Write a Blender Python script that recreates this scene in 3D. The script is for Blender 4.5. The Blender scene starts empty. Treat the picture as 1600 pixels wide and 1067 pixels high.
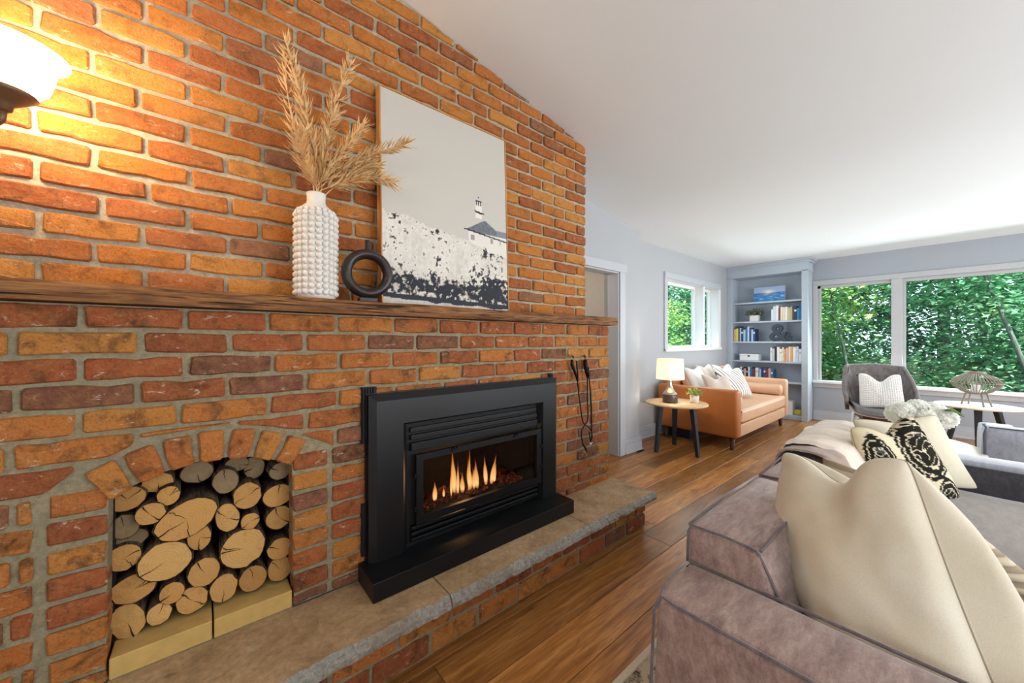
import bpy, bmesh, math, random
from math import sin, cos, pi, radians, sqrt, atan2
from mathutils import Vector, Matrix, noise, Euler
import numpy as np

C = bpy.context.scene.collection
random.seed(7)
PI = pi

# ------------------------------------------------------------------ camera
F = 576.0
YAW = radians(40.06)
CAM = Vector((0, 0, 1.25))
cam_data = bpy.data.cameras.new('camera')
cam_data.sensor_width = 36.0
cam_data.lens = 36.0 * F / 1600.0
cam_data.shift_y = -0.00125
cam_data.clip_start = 0.02
cam = bpy.data.objects.new('camera', cam_data)
cam.location = CAM
cam.rotation_euler = (PI / 2, 0, -(PI / 2 - radians(49.94)))
C.objects.link(cam)
bpy.context.scene.camera = cam

# ------------------------------------------------------------------ world, sun, window and fill light, exposure
scn = bpy.context.scene
scn.view_settings.view_transform = 'Standard'
scn.view_settings.look = 'None'
scn.view_settings.gamma = 1
scn.view_settings.use_curve_mapping = False
scn.view_settings.exposure = 0.15
w = bpy.data.worlds.new('sky'); scn.world = w; w.use_nodes = True
wn = w.node_tree.nodes; wl = w.node_tree.links
bg = wn['Background']
bg.inputs['Color'].default_value = (0.72, 0.87, 1.0, 1)
bg.inputs['Strength'].default_value = 3.0

def light(name, kind, loc, rot, energy, color, size=None, size_y=None, radius=None, angle=None):
    d = bpy.data.lights.new(name, kind)
    d.energy = energy; d.color = color
    if kind == 'AREA':
        d.shape = 'RECTANGLE'; d.size = size; d.size_y = size_y
    if radius is not None: d.shadow_soft_size = radius
    if angle is not None: d.angle = angle
    o = bpy.data.objects.new(name, d); o.location = loc; o.rotation_euler = rot
    C.objects.link(o)
    return o

sun_dir = Vector((0.45, 0.80, -1.05)).normalized()
sun = light('sun', 'SUN', (0, 0, 10), sun_dir.to_track_quat('-Z', 'Y').to_euler(), 12.5, (1.0, 0.95, 0.86), angle=0.02)
# fill lights added inside the closed walls behind and right of the camera
light('fill_rear', 'AREA', (-2.9, -2.7, 1.45), (radians(105), 0, -PI / 2), 85, (1.0, 0.98, 0.96), 2.0, 2.3)
light('fill_right', 'AREA', (3.6, -3.6, 1.45), (radians(110), 0, 0), 265, (0.97, 0.98, 1.0), 5.4, 2.4)
# daylight entering at the big front window and the small side window
light('daylight_window', 'AREA', (7.32, -0.6, 1.30), (radians(72), 0, PI / 2), 75, (0.90, 0.95, 1.0), 3.6, 1.4)
light('daylight_side_window', 'AREA', (5.8, 2.44, 1.60), (radians(70), 0, PI), 12, (0.88, 0.95, 1.0), 1.5, 0.95)

def at(px, py, x=None, y=None, z=None):
    u = (px - 800) / F; v = (531.5 - py) / F
    d = Vector((0.6436 + 0.7654 * u, 0.7654 - 0.6436 * u, v))
    if y is not None: t = y / d.y
    elif x is not None: t = x / d.x
    else: t = (z - 1.25) / d.z
    return CAM + d * t

# ------------------------------------------------------------------ materials
def lin(h):
    h = h.lstrip('#')
    out = []
    for i in (0, 2, 4):
        c = int(h[i:i + 2], 16) / 255
        out.append(c / 12.92 if c <= 0.04045 else ((c + 0.055) / 1.055) ** 2.4)
    return (*out, 1)

MATS = {}
class NT:
    def __init__(s, name):
        s.m = bpy.data.materials.new(name); s.m.use_nodes = True
        s.t = s.m.node_tree; s.n = s.t.nodes; s.l = s.t.links
        s.b = s.n['Principled BSDF']
        s.pos = None
    def new(s, typ, **kw):
        n = s.n.new(typ)
        for k, v in kw.items(): setattr(n, k, v)
        return n
    def coord(s, kind='Object'):
        if kind == 'Position':
            return s.new('ShaderNodeNewGeometry').outputs['Position']
        return s.new('ShaderNodeTexCoord').outputs[kind]
    def mapping(s, src, scale=(1, 1, 1), rot=(0, 0, 0)):
        m = s.new('ShaderNodeMapping'); m.inputs['Scale'].default_value = scale; m.inputs['Rotation'].default_value = rot
        s.l.new(src, m.inputs['Vector']); return m.outputs['Vector']
    def noise(s, src, scale, detail=4, rough=0.55, dist=0.0):
        n = s.new('ShaderNodeTexNoise'); n.inputs['Scale'].default_value = scale
        n.inputs['Detail'].default_value = detail; n.inputs['Roughness'].default_value = rough
        n.inputs['Distortion'].default_value = dist
        s.l.new(src, n.inputs['Vector']); return n.outputs['Fac']
    def ramp(s, src, stops, interp='LINEAR'):
        r = s.new('ShaderNodeValToRGB'); e = r.color_ramp.elements; r.color_ramp.interpolation = interp
        while len(e) < len(stops): e.new(0.5)
        for i, (p, c) in enumerate(stops):
            e[i].position = p
            e[i].color = lin(c) if isinstance(c, str) else ((c, c, c, 1) if not isinstance(c, tuple) else c)
        s.l.new(src, r.inputs['Fac']); return r.outputs['Color']
    def mix(s, fac, a, b, mode='MIX'):
        m = s.new('ShaderNodeMix', data_type='RGBA', blend_type=mode)
        for sock, v in ((m.inputs['Factor'], fac), (m.inputs['A'], a), (m.inputs['B'], b)):
            if isinstance(v, str): sock.default_value = lin(v)
            elif isinstance(v, (int, float)): sock.default_value = v
            else: s.l.new(v, sock)
        return m.outputs['Result']
    def math(s, op, a, b=0.0):
        m = s.new('ShaderNodeMath', operation=op)
        for i, v in enumerate((a, b)):
            if isinstance(v, (int, float)): m.inputs[i].default_value = v
            else: s.l.new(v, m.inputs[i])
        return m.outputs[0]
    def bump(s, h, strength=0.3, dist=0.01):
        b = s.new('ShaderNodeBump'); b.inputs['Strength'].default_value = strength; b.inputs['Distance'].default_value = dist
        s.l.new(h, b.inputs['Height']); s.l.new(b.outputs['Normal'], s.b.inputs['Normal'])
    def set(s, **kw):
        for k, v in kw.items():
            sock = s.b.inputs[k.replace('_', ' ')]
            if isinstance(v, str): sock.default_value = lin(v)
            elif hasattr(v, 'is_linked'): s.l.new(v, sock)
            else: sock.default_value = v
        return s.m

def plain(name, col, rough=0.6, metal=0.0, vary=0.08, scale=30, bump=0.0, spec=0.5, sheen=0.0):
    if name in MATS: return MATS[name]
    k = NT(name); p = k.coord()
    n = k.noise(p, scale, 4)
    c = k.mix(k.ramp(n, [(0.3, 0.0), (0.7, 1.0)]), col, col)
    m = k.new('ShaderNodeHueSaturation'); m.inputs['Color'].default_value = lin(col)
    k.l.new(k.math('ADD', k.math('MULTIPLY', n, 2 * vary), 1 - vary), m.inputs['Value'])
    k.set(Base_Color=m.outputs['Color'], Roughness=rough, Metallic=metal)
    k.b.inputs['Specular IOR Level'].default_value = spec
    if sheen: k.b.inputs['Sheen Weight'].default_value = sheen
    if bump: k.bump(n, bump, 0.004)
    MATS[name] = k.m
    return k.m

def emis(name, col, strength, base=None):
    if name in MATS: return MATS[name]
    k = NT(name); k.set(Base_Color=base or col, Emission_Color=col); k.b.inputs['Emission Strength'].default_value = strength
    MATS[name] = k.m; return k.m

def rnd_of(k):
    return k.new('ShaderNodeObjectInfo').outputs['Random']

def shifted(k, scale=1.0):
    """object coordinates pushed to a random place for each object"""
    a = k.new('ShaderNodeVectorMath', operation='ADD')
    k.l.new(k.coord(), a.inputs[0])
    cmb = k.new('ShaderNodeCombineXYZ'); r = rnd_of(k)
    for i, f in enumerate((37.0, 91.0, 53.0)): k.l.new(k.math('MULTIPLY', r, f), cmb.inputs[i])
    k.l.new(cmb.outputs[0], a.inputs[1])
    return a.outputs[0]

def brick_mat(name, stops, dark, white):
    k = NT(name); p = shifted(k); r = rnd_of(k)
    base = k.ramp(r, stops, 'CONSTANT')
    n1 = k.noise(p, 14, 5, 0.65, 0.6)
    c = k.mix(k.ramp(n1, [(0.50, 0.0), (0.68, dark)]), base, '#43301F')
    n2 = k.noise(p, 34, 6, 0.7)
    c = k.mix(k.ramp(n2, [(0.4, 0.0), (0.7, 0.40)]), c, '#BA8452')
    n3 = k.noise(k.mapping(p, (1, 1, 2.2)), 19, 6, 0.75, 0.8)
    c = k.mix(k.ramp(n3, [(0.60, 0.0), (0.68, white)]), c, '#CDBDA8')
    n4 = k.noise(p, 160, 3, 0.6)
    c = k.mix(k.ramp(n4, [(0.3, 0.45), (0.5, 0.0)]), c, '#5A3020')
    k.set(Base_Color=c, Roughness=0.88)
    k.b.inputs['Specular IOR Level'].default_value = 0.2
    h = k.math('ADD', k.math('MULTIPLY', n2, 1.0), k.math('MULTIPLY', n4, 0.45))
    k.bump(h, 0.9, 0.006)
    return k.m
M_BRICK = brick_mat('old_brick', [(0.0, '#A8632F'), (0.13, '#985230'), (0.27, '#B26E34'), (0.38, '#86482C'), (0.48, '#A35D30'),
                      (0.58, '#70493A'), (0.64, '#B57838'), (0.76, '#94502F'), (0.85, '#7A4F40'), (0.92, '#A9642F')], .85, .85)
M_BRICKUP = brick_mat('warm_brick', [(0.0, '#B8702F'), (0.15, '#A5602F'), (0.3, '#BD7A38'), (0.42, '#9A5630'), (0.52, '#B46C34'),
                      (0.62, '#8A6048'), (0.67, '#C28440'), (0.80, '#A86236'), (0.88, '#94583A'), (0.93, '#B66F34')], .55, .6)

def mortar_mat(name, stops):
    k = NT(name); p = k.coord('Position')
    n = k.noise(p, 60, 6, 0.7); n2 = k.noise(p, 6, 3)
    c = k.ramp(n, stops)
    c = k.mix(k.ramp(n2, [(0.4, 0.0), (0.7, 0.5)]), c, '#8B8771')
    k.set(Base_Color=c, Roughness=0.95); k.b.inputs['Specular IOR Level'].default_value = 0.15
    k.bump(k.noise(p, 110, 5, 0.7), 0.8, 0.006)
    return k.m
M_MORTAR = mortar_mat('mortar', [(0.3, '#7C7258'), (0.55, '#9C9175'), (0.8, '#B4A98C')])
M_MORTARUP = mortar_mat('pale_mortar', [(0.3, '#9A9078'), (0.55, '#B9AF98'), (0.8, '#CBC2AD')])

def wood_mat(name, c1, c2, c3, along='X', rough=0.5, scale=1.0, bump=0.2, cracks=0.0, random_shade=0.0, spec=0.4):
    k = NT(name); p = shifted(k)
    s = {'X': (1.2, 14, 14), 'Y': (14, 1.2, 14), 'Z': (14, 14, 1.2)}[along]
    s = tuple(v * scale for v in s)
    mp = k.mapping(p, s)
    n = k.noise(mp, 1.6, 6, 0.6, 1.2)
    c = k.ramp(n, [(0.28, c1), (0.5, c2), (0.75, c3)])
    n2 = k.noise(k.mapping(p, tuple(v * 4 for v in s)), 2.0, 3, 0.6)
    c = k.mix(k.ramp(n2, [(0.35, 0.45), (0.6, 0.0)]), c, c1)
    if random_shade:
        hs = k.new('ShaderNodeHueSaturation'); k.l.new(c, hs.inputs['Color'])
        k.l.new(k.math('ADD', k.math('MULTIPLY', rnd_of(k), random_shade), 1 - random_shade / 2), hs.inputs['Value'])
        c = hs.outputs['Color']
        kn = k.noise(k.mapping(p, (2.2, 5.5, 5.5)), 2.0, 4, 0.5, 0.9)
        c = k.mix(k.ramp(kn, [(0.62, 0.0), (0.72, 0.85)]), c, c1)
    if cracks:
        n3 = k.noise(k.mapping(p, (s[0] * 1.2, s[1] * 2.0, s[2] * 2.6)), 1.1, 5, 0.55, 0.5)
        c = k.mix(k.ramp(n3, [(0.36, cracks), (0.43, 0.0)]), c, '#1C0F07')
        k.bump(k.ramp(n3, [(0.34, 0.0), (0.46, 1.0)]), 0.8, 0.01)
    else:
        k.bump(n2, bump, 0.003)
    k.set(Base_Color=c, Roughness=rough); k.b.inputs['Specular IOR Level'].default_value = spec
    MATS[name] = k.m
    return k.m

M_FLOOR = wood_mat('oak_floor', '#6E4420', '#A87138', '#C69358', 'X', 0.33, 1.0, 0.12, 0, 0.75, 0.5)
M_MANTEL = wood_mat('barn_beam', '#4A2C16', '#86572F', '#B07C40', 'X', 0.7, 2.2, 0.7, 1.0)
M_TABLETOP = wood_mat('pale_oak', '#C49B6C', '#DDBB90', '#E8CBA2', 'X', 0.4, 0.8, 0.05)
M_FRAMEWOOD = wood_mat('frame_wood', '#A9743C', '#C48F52', '#D5A468', 'Z', 0.5, 1.0, 0.1)
M_WALNUT = wood_mat('walnut', '#3C2013', '#5B3420', '#71452A', 'Z', 0.4, 1.0, 0.1)
M_BARK = wood_mat('bark', '#33271C', '#66533F', '#8C765C', 'Y', 0.95, 3.0, 0.9, 0.7)

def stone_mat():
    k = NT('hearth_stone'); p = k.coord('Position')
    n = k.noise(p, 7, 7, 0.65, 0.5); n2 = k.noise(p, 55, 5, 0.7)
    c = k.ramp(n, [(0.28, '#836A4E'), (0.48, '#B2946E'), (0.72, '#C9AE8A')])
    c = k.mix(k.ramp(n2, [(0.3, 0.5), (0.6, 0.0)]), c, '#6E5C49')
    n3 = k.noise(p, 16, 5, 0.6, 1.0)
    c = k.mix(k.ramp(n3, [(0.66, 0.0), (0.78, 0.7)]), c, '#5E4A3A')
    k.set(Base_Color=c, Roughness=0.7); k.bump(n2, 0.4, 0.004)
    return k.m
M_STONE = stone_mat()
def rough_stone_mat():
    k = NT('chiselled_stone'); p = k.coord('Position')
    n = k.noise(p, 70, 6, 0.75, 0.8)
    c = k.ramp(n, [(0.3, '#77736A'), (0.5, '#A8A59B'), (0.7, '#C9C7BE')])
    c = k.mix(k.ramp(k.noise(p, 3, 3), [(0.45, 0.0), (0.65, 0.7)]), c, '#8E7A5C')
    k.set(Base_Color=c, Roughness=0.9); k.bump(n, 1.0, 0.01)
    return k.m
M_ROUGHSTONE = rough_stone_mat()
M_FIREBRICK = plain('firebrick', '#C9A765', 0.9, 0, 0.2, 25, 0.4, 0.2)

M_WALL = plain('grey_wall_paint', '#B3B7BC', 0.7, 0, 0.02, 6, 0.0, 0.3)
M_CEIL = plain('ceiling_paint', '#EDF3F6', 0.9, 0, 0.01, 4, 0.0, 0.1)
M_TRIM = plain('grey_trim_paint', '#BDC2C9', 0.45, 0, 0.015, 6)
M_WHITE = plain('white_paint', '#EDEEF0', 0.4, 0, 0.015, 6)
M_WINFRAME = plain('window_frame_paint', '#BDBDC0', 0.4, 0, 0.02, 6)
M_BLACK = plain('black_steel', '#101215', 0.42, 0.2, 0.25, 8, 0.02, 0.45)
M_BLACKMATTE = plain('black_matte', '#0D0D0E', 0.75, 0, 0.2, 12)
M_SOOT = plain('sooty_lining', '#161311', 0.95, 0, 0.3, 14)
M_LEATHER = plain('warm_lit_leather', '#BC7238', 0.42, 0, 0.16, 9, 0.15, 0.5)  # sofa leather with the warm light on it painted into the tone
M_LEATHERPALELIT = plain('pale_lit_leather', '#D9AD8A', 0.42, 0, 0.12, 9, 0.15, 0.5)  # same leather, its brighter lighting painted in as a paler tone
M_BRONZE = plain('oiled_bronze', '#75583C', 0.45, 0.35, 0.2, 30)
M_CERAMIC = plain('white_ceramic', '#E3DFD8', 0.5, 0, 0.03, 12)
M_BLACKCERAMIC = plain('black_ceramic', '#2B2220', 0.36, 0, 0.2, 15)
M_DRY = plain('dried_straw', '#E6C48E', 0.8, 0, 0.25, 40)
M_IRON = plain('wrought_iron', '#121213', 0.5, 0.6, 0.2, 30)
M_WHITEFAB = plain('white_fabric', '#E9E5E0', 0.95, 0, 0.05, 40, 0.3, 0.1, 0.3)
M_BEIGEFAB = plain('beige_fabric', '#CDBFA6', 0.95, 0, 0.1, 50, 0.4, 0.1, 0.3)
M_DARKLEG = plain('dark_leg', '#1F242A', 0.5, 0, 0.15, 20)
M_GLAZED = plain('glazed_brown', '#5F5048', 0.25, 0.2, 0.3, 12)
M_SILVER = plain('silvered_glass', '#C3B6A8', 0.15, 0.85, 0.08, 10)
M_RATTAN = plain('grey_rattan', '#8E8478', 0.7, 0, 0.2, 60)
M_SHELF = plain('bookcase_paint', '#B4BFCB', 0.45, 0, 0.015, 6)
M_GREEN = plain('plant_green', '#5E8136', 0.6, 0, 0.35, 30)
M_PALEGREEN = plain('plant_pale', '#A9B567', 0.6, 0, 0.3, 30)
M_DUSTY = plain('plant_dusty', '#6F7560', 0.7, 0, 0.4, 40)
M_PETAL = plain('white_petals', '#FBFBF6', 0.7, 0, 0.02, 40, 0, 0.3)
def petal_mat():
    k = NT('lit_petals'); k.set(Base_Color='#FCFCF8', Roughness=.7)
    tl = k.new('ShaderNodeBsdfTranslucent'); tl.inputs['Color'].default_value = lin('#FCFCF4'); mx = k.new('ShaderNodeMixShader'); mx.inputs[0].default_value = .45
    k.l.new(k.b.outputs[0], mx.inputs[1]); k.l.new(tl.outputs[0], mx.inputs[2]); k.l.new(mx.outputs[0], k.n['Material Output'].inputs['Surface'])
    return k.m
M_PETAL = petal_mat()
M_NAVYMETAL = plain('charcoal_metal', '#3A4350', 0.5, 0.3, 0.15, 20)

def velvet(name, a, b, d, sheen=0.7):
    k = NT(name); p = k.coord('Position')
    n = k.noise(k.mapping(p, (3, 9, 5)), 3.4, 7, 0.78, 0.15)
    c = k.ramp(n, [(0.3, a), (0.5, b), (0.72, d)])
    n2 = k.noise(p, 190, 2, 0.6)
    c = k.mix(k.ramp(n2, [(0.3, 0.25), (0.6, 0.0)]), c, a)
    k.set(Base_Color=c, Roughness=0.75); k.b.inputs['Specular IOR Level'].default_value = 0.25
    k.b.inputs['Sheen Weight'].default_value = sheen; k.b.inputs['Sheen Roughness'].default_value = 0.4
    k.bump(n2, 0.25, 0.002)
    MATS[name] = k.m
    return k.m
M_VELVET = velvet('mauve_velvet', '#76605B', '#A48C85', '#C6B2AA')
M_VELVETSEAT = velvet('taupe_velvet', '#6A5F58', '#82766D', '#958A80')
M_VELVETDARK = velvet('dark_velvet', '#38363A', '#47454A', '#57555B', 0.3)
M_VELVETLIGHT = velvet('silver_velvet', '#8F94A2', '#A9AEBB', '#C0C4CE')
M_PIPING = velvet('piping', '#5F5658', '#756A6C', '#8A7F81')
M_CHAIRVEL = velvet('grey_chair_velvet', '#5D5553', '#77706E', '#8D8785')
M_LINEN = plain('linen_shell', '#D9CDC0', 0.85, 0, 0.06, 60, 0.3, 0.2, 0.3)
def cream_mat():
    k = NT('cream_wool'); p = k.coord('Position')
    n = k.noise(p, 4, 4); n2 = k.noise(p, 420, 3, 0.7)
    c = k.ramp(n, [(0.3, '#E0D5BE'), (0.55, '#E8E0CC'), (0.75, '#EDE8DA')])
    c = k.mix(k.ramp(n2, [(0.3, 0.3), (0.6, 0.0)]), c, '#BFAE8C')
    k.set(Base_Color=c, Roughness=0.95); k.b.inputs['Sheen Weight'].default_value = 0.3
    k.b.inputs['Specular IOR Level'].default_value = 0.1
    k.bump(n2, 0.4, 0.002); return k.m
M_CREAM = cream_mat()
M_SEAM = plain('seam_thread', '#A79A80', 0.95)
def colattr_mat(name, rough=0.7, spec=0.3, bump=0):
    k = NT(name); a = k.new('ShaderNodeAttribute'); a.attribute_name = 'Col'
    k.set(Base_Color=a.outputs['Color'], Roughness=rough); k.b.inputs['Specular IOR Level'].default_value = spec
    if bump: k.bump(k.noise(k.coord('Position'), 420, 3, 0.7), bump, 0.002)
    return k.m
M_PRINT = colattr_mat('canvas_print', 0.6)
M_IKAT = colattr_mat('ikat_print', 0.95, 0.1, 0.4)

def glass_mat(name, tint='#FFFFFF', refl=0.06, rough=0.0):
    k = NT(name)
    tr = k.new('ShaderNodeBsdfTransparent'); tr.inputs['Color'].default_value = lin(tint)
    gl = k.new('ShaderNodeBsdfGlossy'); gl.inputs['Roughness'].default_value = rough
    gl.inputs['Color'].default_value = (1, 1, 1, 1)
    mx = k.new('ShaderNodeMixShader'); mx.inputs[0].default_value = refl
    k.l.new(tr.outputs[0], mx.inputs[1]); k.l.new(gl.outputs[0], mx.inputs[2])
    k.l.new(mx.outputs[0], k.n['Material Output'].inputs['Surface'])
    return k.m
M_GLASS = glass_mat('window_glass', '#F4FAF8', 0.018)
M_FIREGLASS = glass_mat('fire_glass', '#B8B2AA', 0.05, 0.03)

def leaf_mat(name, stops, transl=0.35):
    k = NT(name); p = k.coord('Position')
    n = k.noise(p, 1.1, 3, 0.6); n2 = k.noise(p, 9, 2)
    v = k.math('ADD', k.math('MULTIPLY', n, 0.55), k.math('MULTIPLY', n2, 0.45))
    c = k.ramp(v, stops)
    k.set(Base_Color=c, Roughness=0.45)
    tl = k.new('ShaderNodeBsdfTranslucent'); k.l.new(c, tl.inputs['Color'])
    mx = k.new('ShaderNodeMixShader'); mx.inputs[0].default_value = transl
    k.l.new(k.b.outputs[0], mx.inputs[1]); k.l.new(tl.outputs[0], mx.inputs[2])
    k.l.new(mx.outputs[0], k.n['Material Output'].inputs['Surface'])
    return k.m
M_LEAF = [leaf_mat('maple_leaves', [(0.3, '#3F8058'), (0.45, '#6DB387'), (0.55, '#A5D2AE'), (0.68, '#D3E69A')]),
          leaf_mat('dark_leaves', [(0.3, '#28573F'), (0.5, '#43805E'), (0.7, '#69A888')]),
          leaf_mat('yellow_green_leaves', [(0.3, '#5C9A58'), (0.48, '#93C172'), (0.66, '#DCE27E')])]
M_TRUNK = wood_mat('tree_bark', '#4A4F4A', '#6F7A74', '#8E9A94', 'Z', 0.95, 1.0, 0.6)

# ------------------------------------------------------------------ object helpers
def link(name, me, mat=None, parent=None, loc=None, smooth=False):
    o = bpy.data.objects.new(name, me)
    C.objects.link(o)
    if mat is not None and hasattr(me, 'materials') and len(me.materials) == 0:
        for m in (mat if isinstance(mat, (list, tuple)) else [mat]): me.materials.append(m)
    if smooth:
        me.polygons.foreach_set('use_smooth', [True] * len(me.polygons))
    if parent is not None: o.parent = parent
    if loc is not None: o.location = loc
    return o

def bm_obj(name, bm, mat=None, parent=None, loc=None, smooth=False):
    bmesh.ops.recalc_face_normals(bm, faces=bm.faces)
    me = bpy.data.meshes.new(name); bm.to_mesh(me); bm.free()
    return link(name, me, mat, parent, loc, smooth)

def tag(o, label=None, cat=None, group=None, kind=None):
    if label: o['label'] = label
    if cat: o['category'] = cat
    if group: o['group'] = group
    if kind: o['kind'] = kind
    return o

def thing(name, loc, label, cat, group=None, rz=0.0, kind=None):
    o = bpy.data.objects.new(name, None); C.objects.link(o)
    o.location = loc; o.rotation_euler = (0, 0, rz); o.empty_display_size = 0.05
    return tag(o, label, cat, group, kind)

def struct(o, label=None):
    o['kind'] = 'structure'
    if label: o['label'] = label
    return o

def add_box(bm, x0, x1, y0, y1, z0, z1, bevel=0.0, seg=2):
    r = bmesh.ops.create_cube(bm, size=1.0)
    vs = r['verts']
    for v in vs:
        v.co = Vector((x0 + (v.co.x + 0.5) * (x1 - x0), y0 + (v.co.y + 0.5) * (y1 - y0), z0 + (v.co.z + 0.5) * (z1 - z0)))
    if bevel > 0:
        es = list({e for v in vs for e in v.link_edges})
        bmesh.ops.bevel(bm, geom=es, offset=bevel, segments=seg, affect='EDGES', profile=0.5)
    return vs

def box(name, x0, x1, y0, y1, z0, z1, mat, parent=None, bevel=0.0, seg=2, smooth=False):
    bm = bmesh.new(); add_box(bm, x0, x1, y0, y1, z0, z1, bevel, seg)
    return bm_obj(name, bm, mat, parent, smooth=smooth)

def add_tube(bm, pts, rad, sides=8, closed=False, cap=True):
    pts = [Vector(p) for p in pts]; n = len(pts)
    rads = rad if isinstance(rad, (list, tuple)) else [rad] * n
    rings = []
    prev = None
    for i, p in enumerate(pts):
        if closed: d = pts[(i + 1) % n] - pts[i - 1]
        else: d = pts[min(i + 1, n - 1)] - pts[max(i - 1, 0)]
        d.normalize()
        if prev is None:
            a = Vector((0, 0, 1)) if abs(d.z) < 0.9 else Vector((1, 0, 0))
            s = d.cross(a).normalized()
        else:
            s = (prev - d * prev.dot(d)).normalized()
        prev = s; t = d.cross(s)
        rings.append([bm.verts.new(p + (s * cos(2 * pi * k / sides) + t * sin(2 * pi * k / sides)) * rads[i]) for k in range(sides)])
    m = n if closed else n - 1
    for i in range(m):
        a, b = rings[i], rings[(i + 1) % n]
        off = 0
        if closed and i == n - 1:
            off = min(range(sides), key=lambda o: (a[0].co - b[o].co).length)
        for k in range(sides):
            bm.faces.new((a[k], a[(k + 1) % sides], b[(k + 1 + off) % sides], b[(k + off) % sides]))
    if cap and not closed:
        bm.faces.new(rings[0][::-1]); bm.faces.new(rings[-1])

def tube(name, pts, rad, mat, parent=None, sides=8, closed=False, smooth=True):
    bm = bmesh.new(); add_tube(bm, pts, rad, sides, closed)
    return bm_obj(name, bm, mat, parent, smooth=smooth)

def add_lathe(bm, prof, cx=0, cy=0, cz=0, seg=32, capb=True, capt=True):
    rings = []
    for r, z in prof:
        rings.append([bm.verts.new((cx + r * cos(2 * pi * k / seg), cy + r * sin(2 * pi * k / seg), cz + z)) for k in range(seg)])
    for a, b in zip(rings, rings[1:]):
        for k in range(seg): bm.faces.new((a[k], a[(k + 1) % seg], b[(k + 1) % seg], b[k]))
    if capb: bm.faces.new(rings[0][::-1])
    if capt: bm.faces.new(rings[-1])

def lathe(name, prof, mat, parent=None, loc=(0, 0, 0), seg=32, capb=True, capt=True, smooth=True):
    bm = bmesh.new(); add_lathe(bm, prof, 0, 0, 0, seg, capb, capt)
    return bm_obj(name, bm, mat, parent, loc, smooth=smooth)

def add_prism_y(bm, poly, y0, y1):
    a = [bm.verts.new((x, y0, z)) for x, z in poly]; b = [bm.verts.new((x, y1, z)) for x, z in poly]
    bm.faces.new(a); bm.faces.new(b[::-1])
    n = len(poly)
    for i in range(n): bm.faces.new((a[i], a[(i + 1) % n], b[(i + 1) % n], b[i]))

def copy_tree(o, parent=None):
    c = o.copy(); C.objects.link(c); c.parent = parent
    for ch in list(o.children): copy_tree(ch, c)
    return c

def cushion_grid(A, B, Cc, D, thick, nu=22, backvec=None, bulge_left=0.0, chop=0.0, pin=0.05, wr=0.004, seed=0, sag=0.0, back=1.0, power=0.42):
    """closed pillow between four corners; A,B top left/right, Cc,D bottom right/left"""
    A, B, Cc, D = map(Vector, (A, B, Cc, D))
    nrm = ((B - A).cross(D - A) + (Cc - B).cross(A - B) * -1).normalized()
    nrm = (Cc - A).cross(B - D).normalized()
    cen = (A + B + Cc + D) / 4
    nrm_out = 1 if nrm.dot(CAM - cen) > 0 else -1
    down = ((D + Cc) - (A + B)).normalized()
    vs, fs = [], []
    def P(u, v, side):
        p = (A * (1 - u) + B * u) * (1 - v) + (D * (1 - u) + Cc * u) * v
        ex = 4 * u * (1 - u); ey = 4 * v * (1 - v)
        across = (B - A + Cc - D) * 0.5
        p += across * (pin * ey * ((1 - u) ** 3 - u ** 3))
        p += (-down) * ((A - D).length * pin * ex * (v ** 3 - (1 - v) ** 3))
        if bulge_left: p += -across.normalized() * bulge_left * (1 - u) ** 2 * math.sin(pi * min(1, max(0, v)) ** 1.3) ** 1.3
        if chop: p += down * chop * math.exp(-((u - 0.5) / 0.2) ** 2) * (1 - v) ** 1.5
        th = (ex * ey) ** power * thick * 0.5
        if chop: th *= 1 - 0.35 * math.exp(-((u - 0.5) / 0.16) ** 2) * (1 - v) ** 2
        q = p + nrm * th * side * (back if side < 0 else 1)
        if backvec is not None and side * nrm_out < 0: q = p + Vector(backvec) * (ex * ey) ** .62
        cw = (abs(2 * u - 1) * abs(2 * v - 1)) ** 7
        q = q.lerp(cen, 0.055 * cw)
        if wr:
            nz = noise.noise(q * 7 + Vector((seed * 7.1, 0, 0))) * wr * 2.2 + noise.noise(q * 18 + Vector((seed, 0, 0))) * wr * 0.8
            q += nrm * nz * side * (ex * ey) ** 0.3
        return q
    n = nu
    idx = {}
    for side in (1, -1):
        for j in range(n + 1):
            for i in range(n + 1):
                border = i in (0, n) or j in (0, n)
                if side < 0 and border: idx[(side, i, j)] = idx[(1, i, j)]; continue
                # cosine spacing keeps the rounded rim smooth
                u = 0.5 - 0.5 * cos(pi * i / n) if True else i / n
                v = 0.5 - 0.5 * cos(pi * j / n)
                idx[(side, i, j)] = len(vs); vs.append(P(u, v, side))
    uv = {}
    for side in (1, -1):
        for j in range(n):
            for i in range(n):
                q = (idx[(side, i, j)], idx[(side, i + 1, j)], idx[(side, i + 1, j + 1)], idx[(side, i, j + 1)])
                fs.append(q if side > 0 else q[::-1])
    rim = [P(0.5 - 0.5 * cos(pi * i / n), 0, 1) for i in range(n)] + [P(1, 0.5 - 0.5 * cos(pi * i / n), 1) for i in range(n)] \
        + [P(1 - (0.5 - 0.5 * cos(pi * i / n)), 1, 1) for i in range(n)] + [P(0, 1 - (0.5 - 0.5 * cos(pi * i / n)), 1) for i in range(n)]
    return vs, fs, rim, P

def pillow(name, corners, thick, mat, label=None, cat='cushion', parent=None, rim_mat=None, rim_r=0.003, rim_name='seam', col=None, **kw):
    vs, fs, rim, P = cushion_grid(*corners, thick, **kw)
    o_ = sum((Vector(c) for c in corners), Vector()) / 4
    me = bpy.data.meshes.new(name); me.from_pydata([v - o_ for v in vs], [], fs); me.update()
    o = link(name, me, mat, parent, o_, smooth=True)
    if label: tag(o, label, cat)
    if rim_mat:
        tube(rim_name, [p - o_ for p in rim], rim_r, rim_mat, o, 6, closed=True)
    return o, P

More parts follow.
